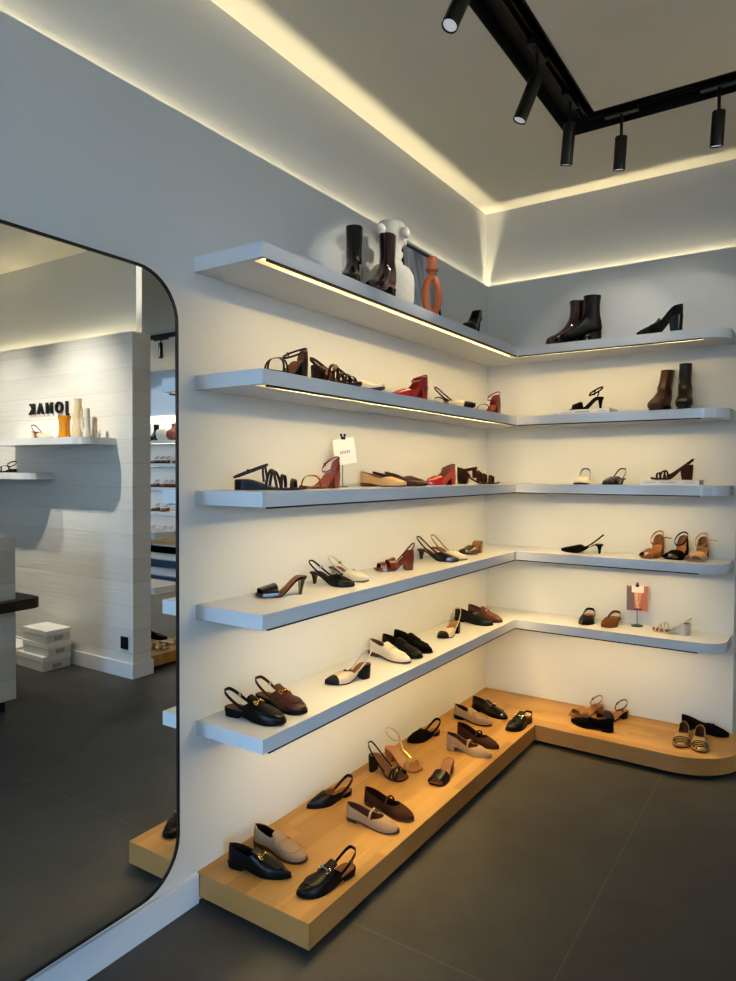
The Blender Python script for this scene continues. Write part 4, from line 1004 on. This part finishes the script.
# low white display islands on the rear floor
def island(label, x, y, w, d, h):
    m = MB(); rr = min(w, d)/2-.001
    a = []
    for cx, cy, s in ((x+w/2-rr, y-d/2+rr, -90), (x+w/2-rr, y+d/2-rr, 0), (x-w/2+rr, y+d/2-rr, 90), (x-w/2+rr, y-d/2+rr, 180)): a += arc(cx, cy, rr, s, s+90, 8)
    m.prism(a, 0, h); tag(m.build('display_plinth', 'shelf', smooth=30), label, 'plinth')
island('low white rounded display plinth in front of the dark steps', 4.25, 1.5, .5, .34, .10)
m = MB(); m.box(4.2, 5.8, 1.60, 1.635, ZC-.05, ZC); tag(m.build('ceiling_track', 'black'), 'straight black ceiling track in the rear room', 'track light rail')
r = thing('track_spotlight', 'black spotlight on the rear room track, seen in the mirror', 'spotlight', (5.06, 1.617, ZC-.0505), 0, 'track spotlights on the ceiling rail')
m = MB(); m.tube([(0, 0, 0), (0, 0, -.07)], .008, 8); m.build('stem', 'black', r)
m = MB(); m.tube([(0.01, 0, -.06), (-.02, -.02, -.24)], .028, 16); m.build('lamp_body', 'black', r, smooth=50)
m = MB(); m.box(-.12, .12, -.016, .016, -.02, 0); m.build('adapter', 'black', r)
m = MB(); m.lathe([(.05, -.006), (.05, .006)], 16, (7.47, 3.40, ZC-.004)); tag(m.build('downlight', 'lens'), 'small round recessed ceiling downlight in the rear room', 'downlight')

# ------------------------------------------------------------------ lights
def spot(name, loc, aim, w, deg, col=(1, .94, .85), soft=.03, blend=.6):
    L = bpy.data.lights.new(name, 'SPOT'); L.energy = w; L.spot_size = math.radians(deg); L.spot_blend = blend; L.color = col; L.shadow_soft_size = soft
    o = bpy.data.objects.new(name, L); C.objects.link(o); o.location = loc; o.rotation_euler = (Vector(aim)-Vector(loc)).to_track_quat('-Z', 'Y').to_euler()
for p_, q_ in (((2.2, -.776, 3.1), (5.2, -2.2, 1.2)), ((2.7, -.776, 3.1), (5.2, -3.2, 1.0)), ((.83, -3.2, 3.1), (5.2, -3.6, 1.6)), ((.83, -4.2, 3.1), (4.0, -6.5, 1.2)), ((.83, -3.8, 3.1), (3.2, -4.6, 0))): spot('fill_spot', p_, q_, 40, 75)  # unseen spots without fixtures, added for bounce fill in the room
spot('partition_spot', (2.9, -2.0, 3.1), (3.0, -.95, 1.55), 175, 66, (1, .91, .78), blend=1)
spot('partition_spot', (3.9, -2.0, 3.1), (3.9, -.95, 1.4), 140, 66, (1, .91, .78), blend=1)
for x, y in ((7.47, 3.40), (6.2, 3.2), (5.2, 1.4), (3.6, .8), (6.6, 1.2)): spot('rear_downlight_fill', (x, y, ZC-.03), (x, y, 0), 45, 130, (.86, .93, 1), .05)  # cool fill added for rear daylight; only the first sits at a downlight
area('daylight_portal', (1.05, YF-.3, 1.55), (PI/2, 0, 0), .9, 2.8, 1, (1, 1, 1)).data.cycles.is_portal = True
area('daylight_portal', (XR+.3, -4.5, 1.55), (PI/2, 0, PI/2), 3.6, 2.8, 1, (1, 1, 1)).data.cycles.is_portal = True
w = bpy.data.worlds.new('sky'); bpy.context.scene.world = w; w.use_nodes = True
n = w.node_tree.nodes; l = w.node_tree.links; bg = n['Background']
tcw = n.new('ShaderNodeTexCoord'); sp = n.new('ShaderNodeSeparateXYZ'); rp = n.new('ShaderNodeValToRGB')
rp.color_ramp.elements[0].position = .45; rp.color_ramp.elements[0].color = (.22, .24, .27, 1)
rp.color_ramp.elements[1].position = .55; rp.color_ramp.elements[1].color = (.37, .63, 1.0, 1)
l.new(tcw.outputs['Generated'], sp.inputs[0]); l.new(math_node(n, l, 'ADD', math_node(n, l, 'MULTIPLY', sp.outputs['Z'], .5), .5), rp.inputs[0]); l.new(rp.outputs[0], bg.inputs[0])
bg.inputs['Strength'].default_value = 21.0

# ------------------------------------------------------------------ camera
cd = bpy.data.cameras.new('camera'); co = bpy.data.objects.new('camera', cd); C.objects.link(co)
yaw, pit, rol, f = .5866, -.0257, .0022, 678.8442
fw = Vector((-math.sin(yaw)*math.cos(pit), math.cos(yaw)*math.cos(pit), math.sin(pit)))
rt = Vector((math.cos(yaw), math.sin(yaw), 0)); up = rt.cross(fw)
R2 = rt*math.cos(rol)+up*math.sin(rol); U2 = -rt*math.sin(rol)+up*math.cos(rol)
mt = Matrix((R2, U2, -fw)).transposed().to_4x4(); mt.translation = Vector((1.7904, -4.0825, 1.5))
co.matrix_world = mt
cd.sensor_fit = 'VERTICAL'; cd.sensor_height = 24; cd.lens = f*24/981; cd.clip_start = .05
sc = bpy.context.scene; sc.camera = co
sc.view_settings.view_transform = 'Standard'; sc.view_settings.look = 'Medium High Contrast'; sc.view_settings.exposure = -0.36
sc.cycles.use_denoising = True
sc.cycles.max_bounces = 8; sc.cycles.diffuse_bounces = 5; sc.cycles.glossy_bounces = 4
sc.cycles.sample_clamp_indirect = 6
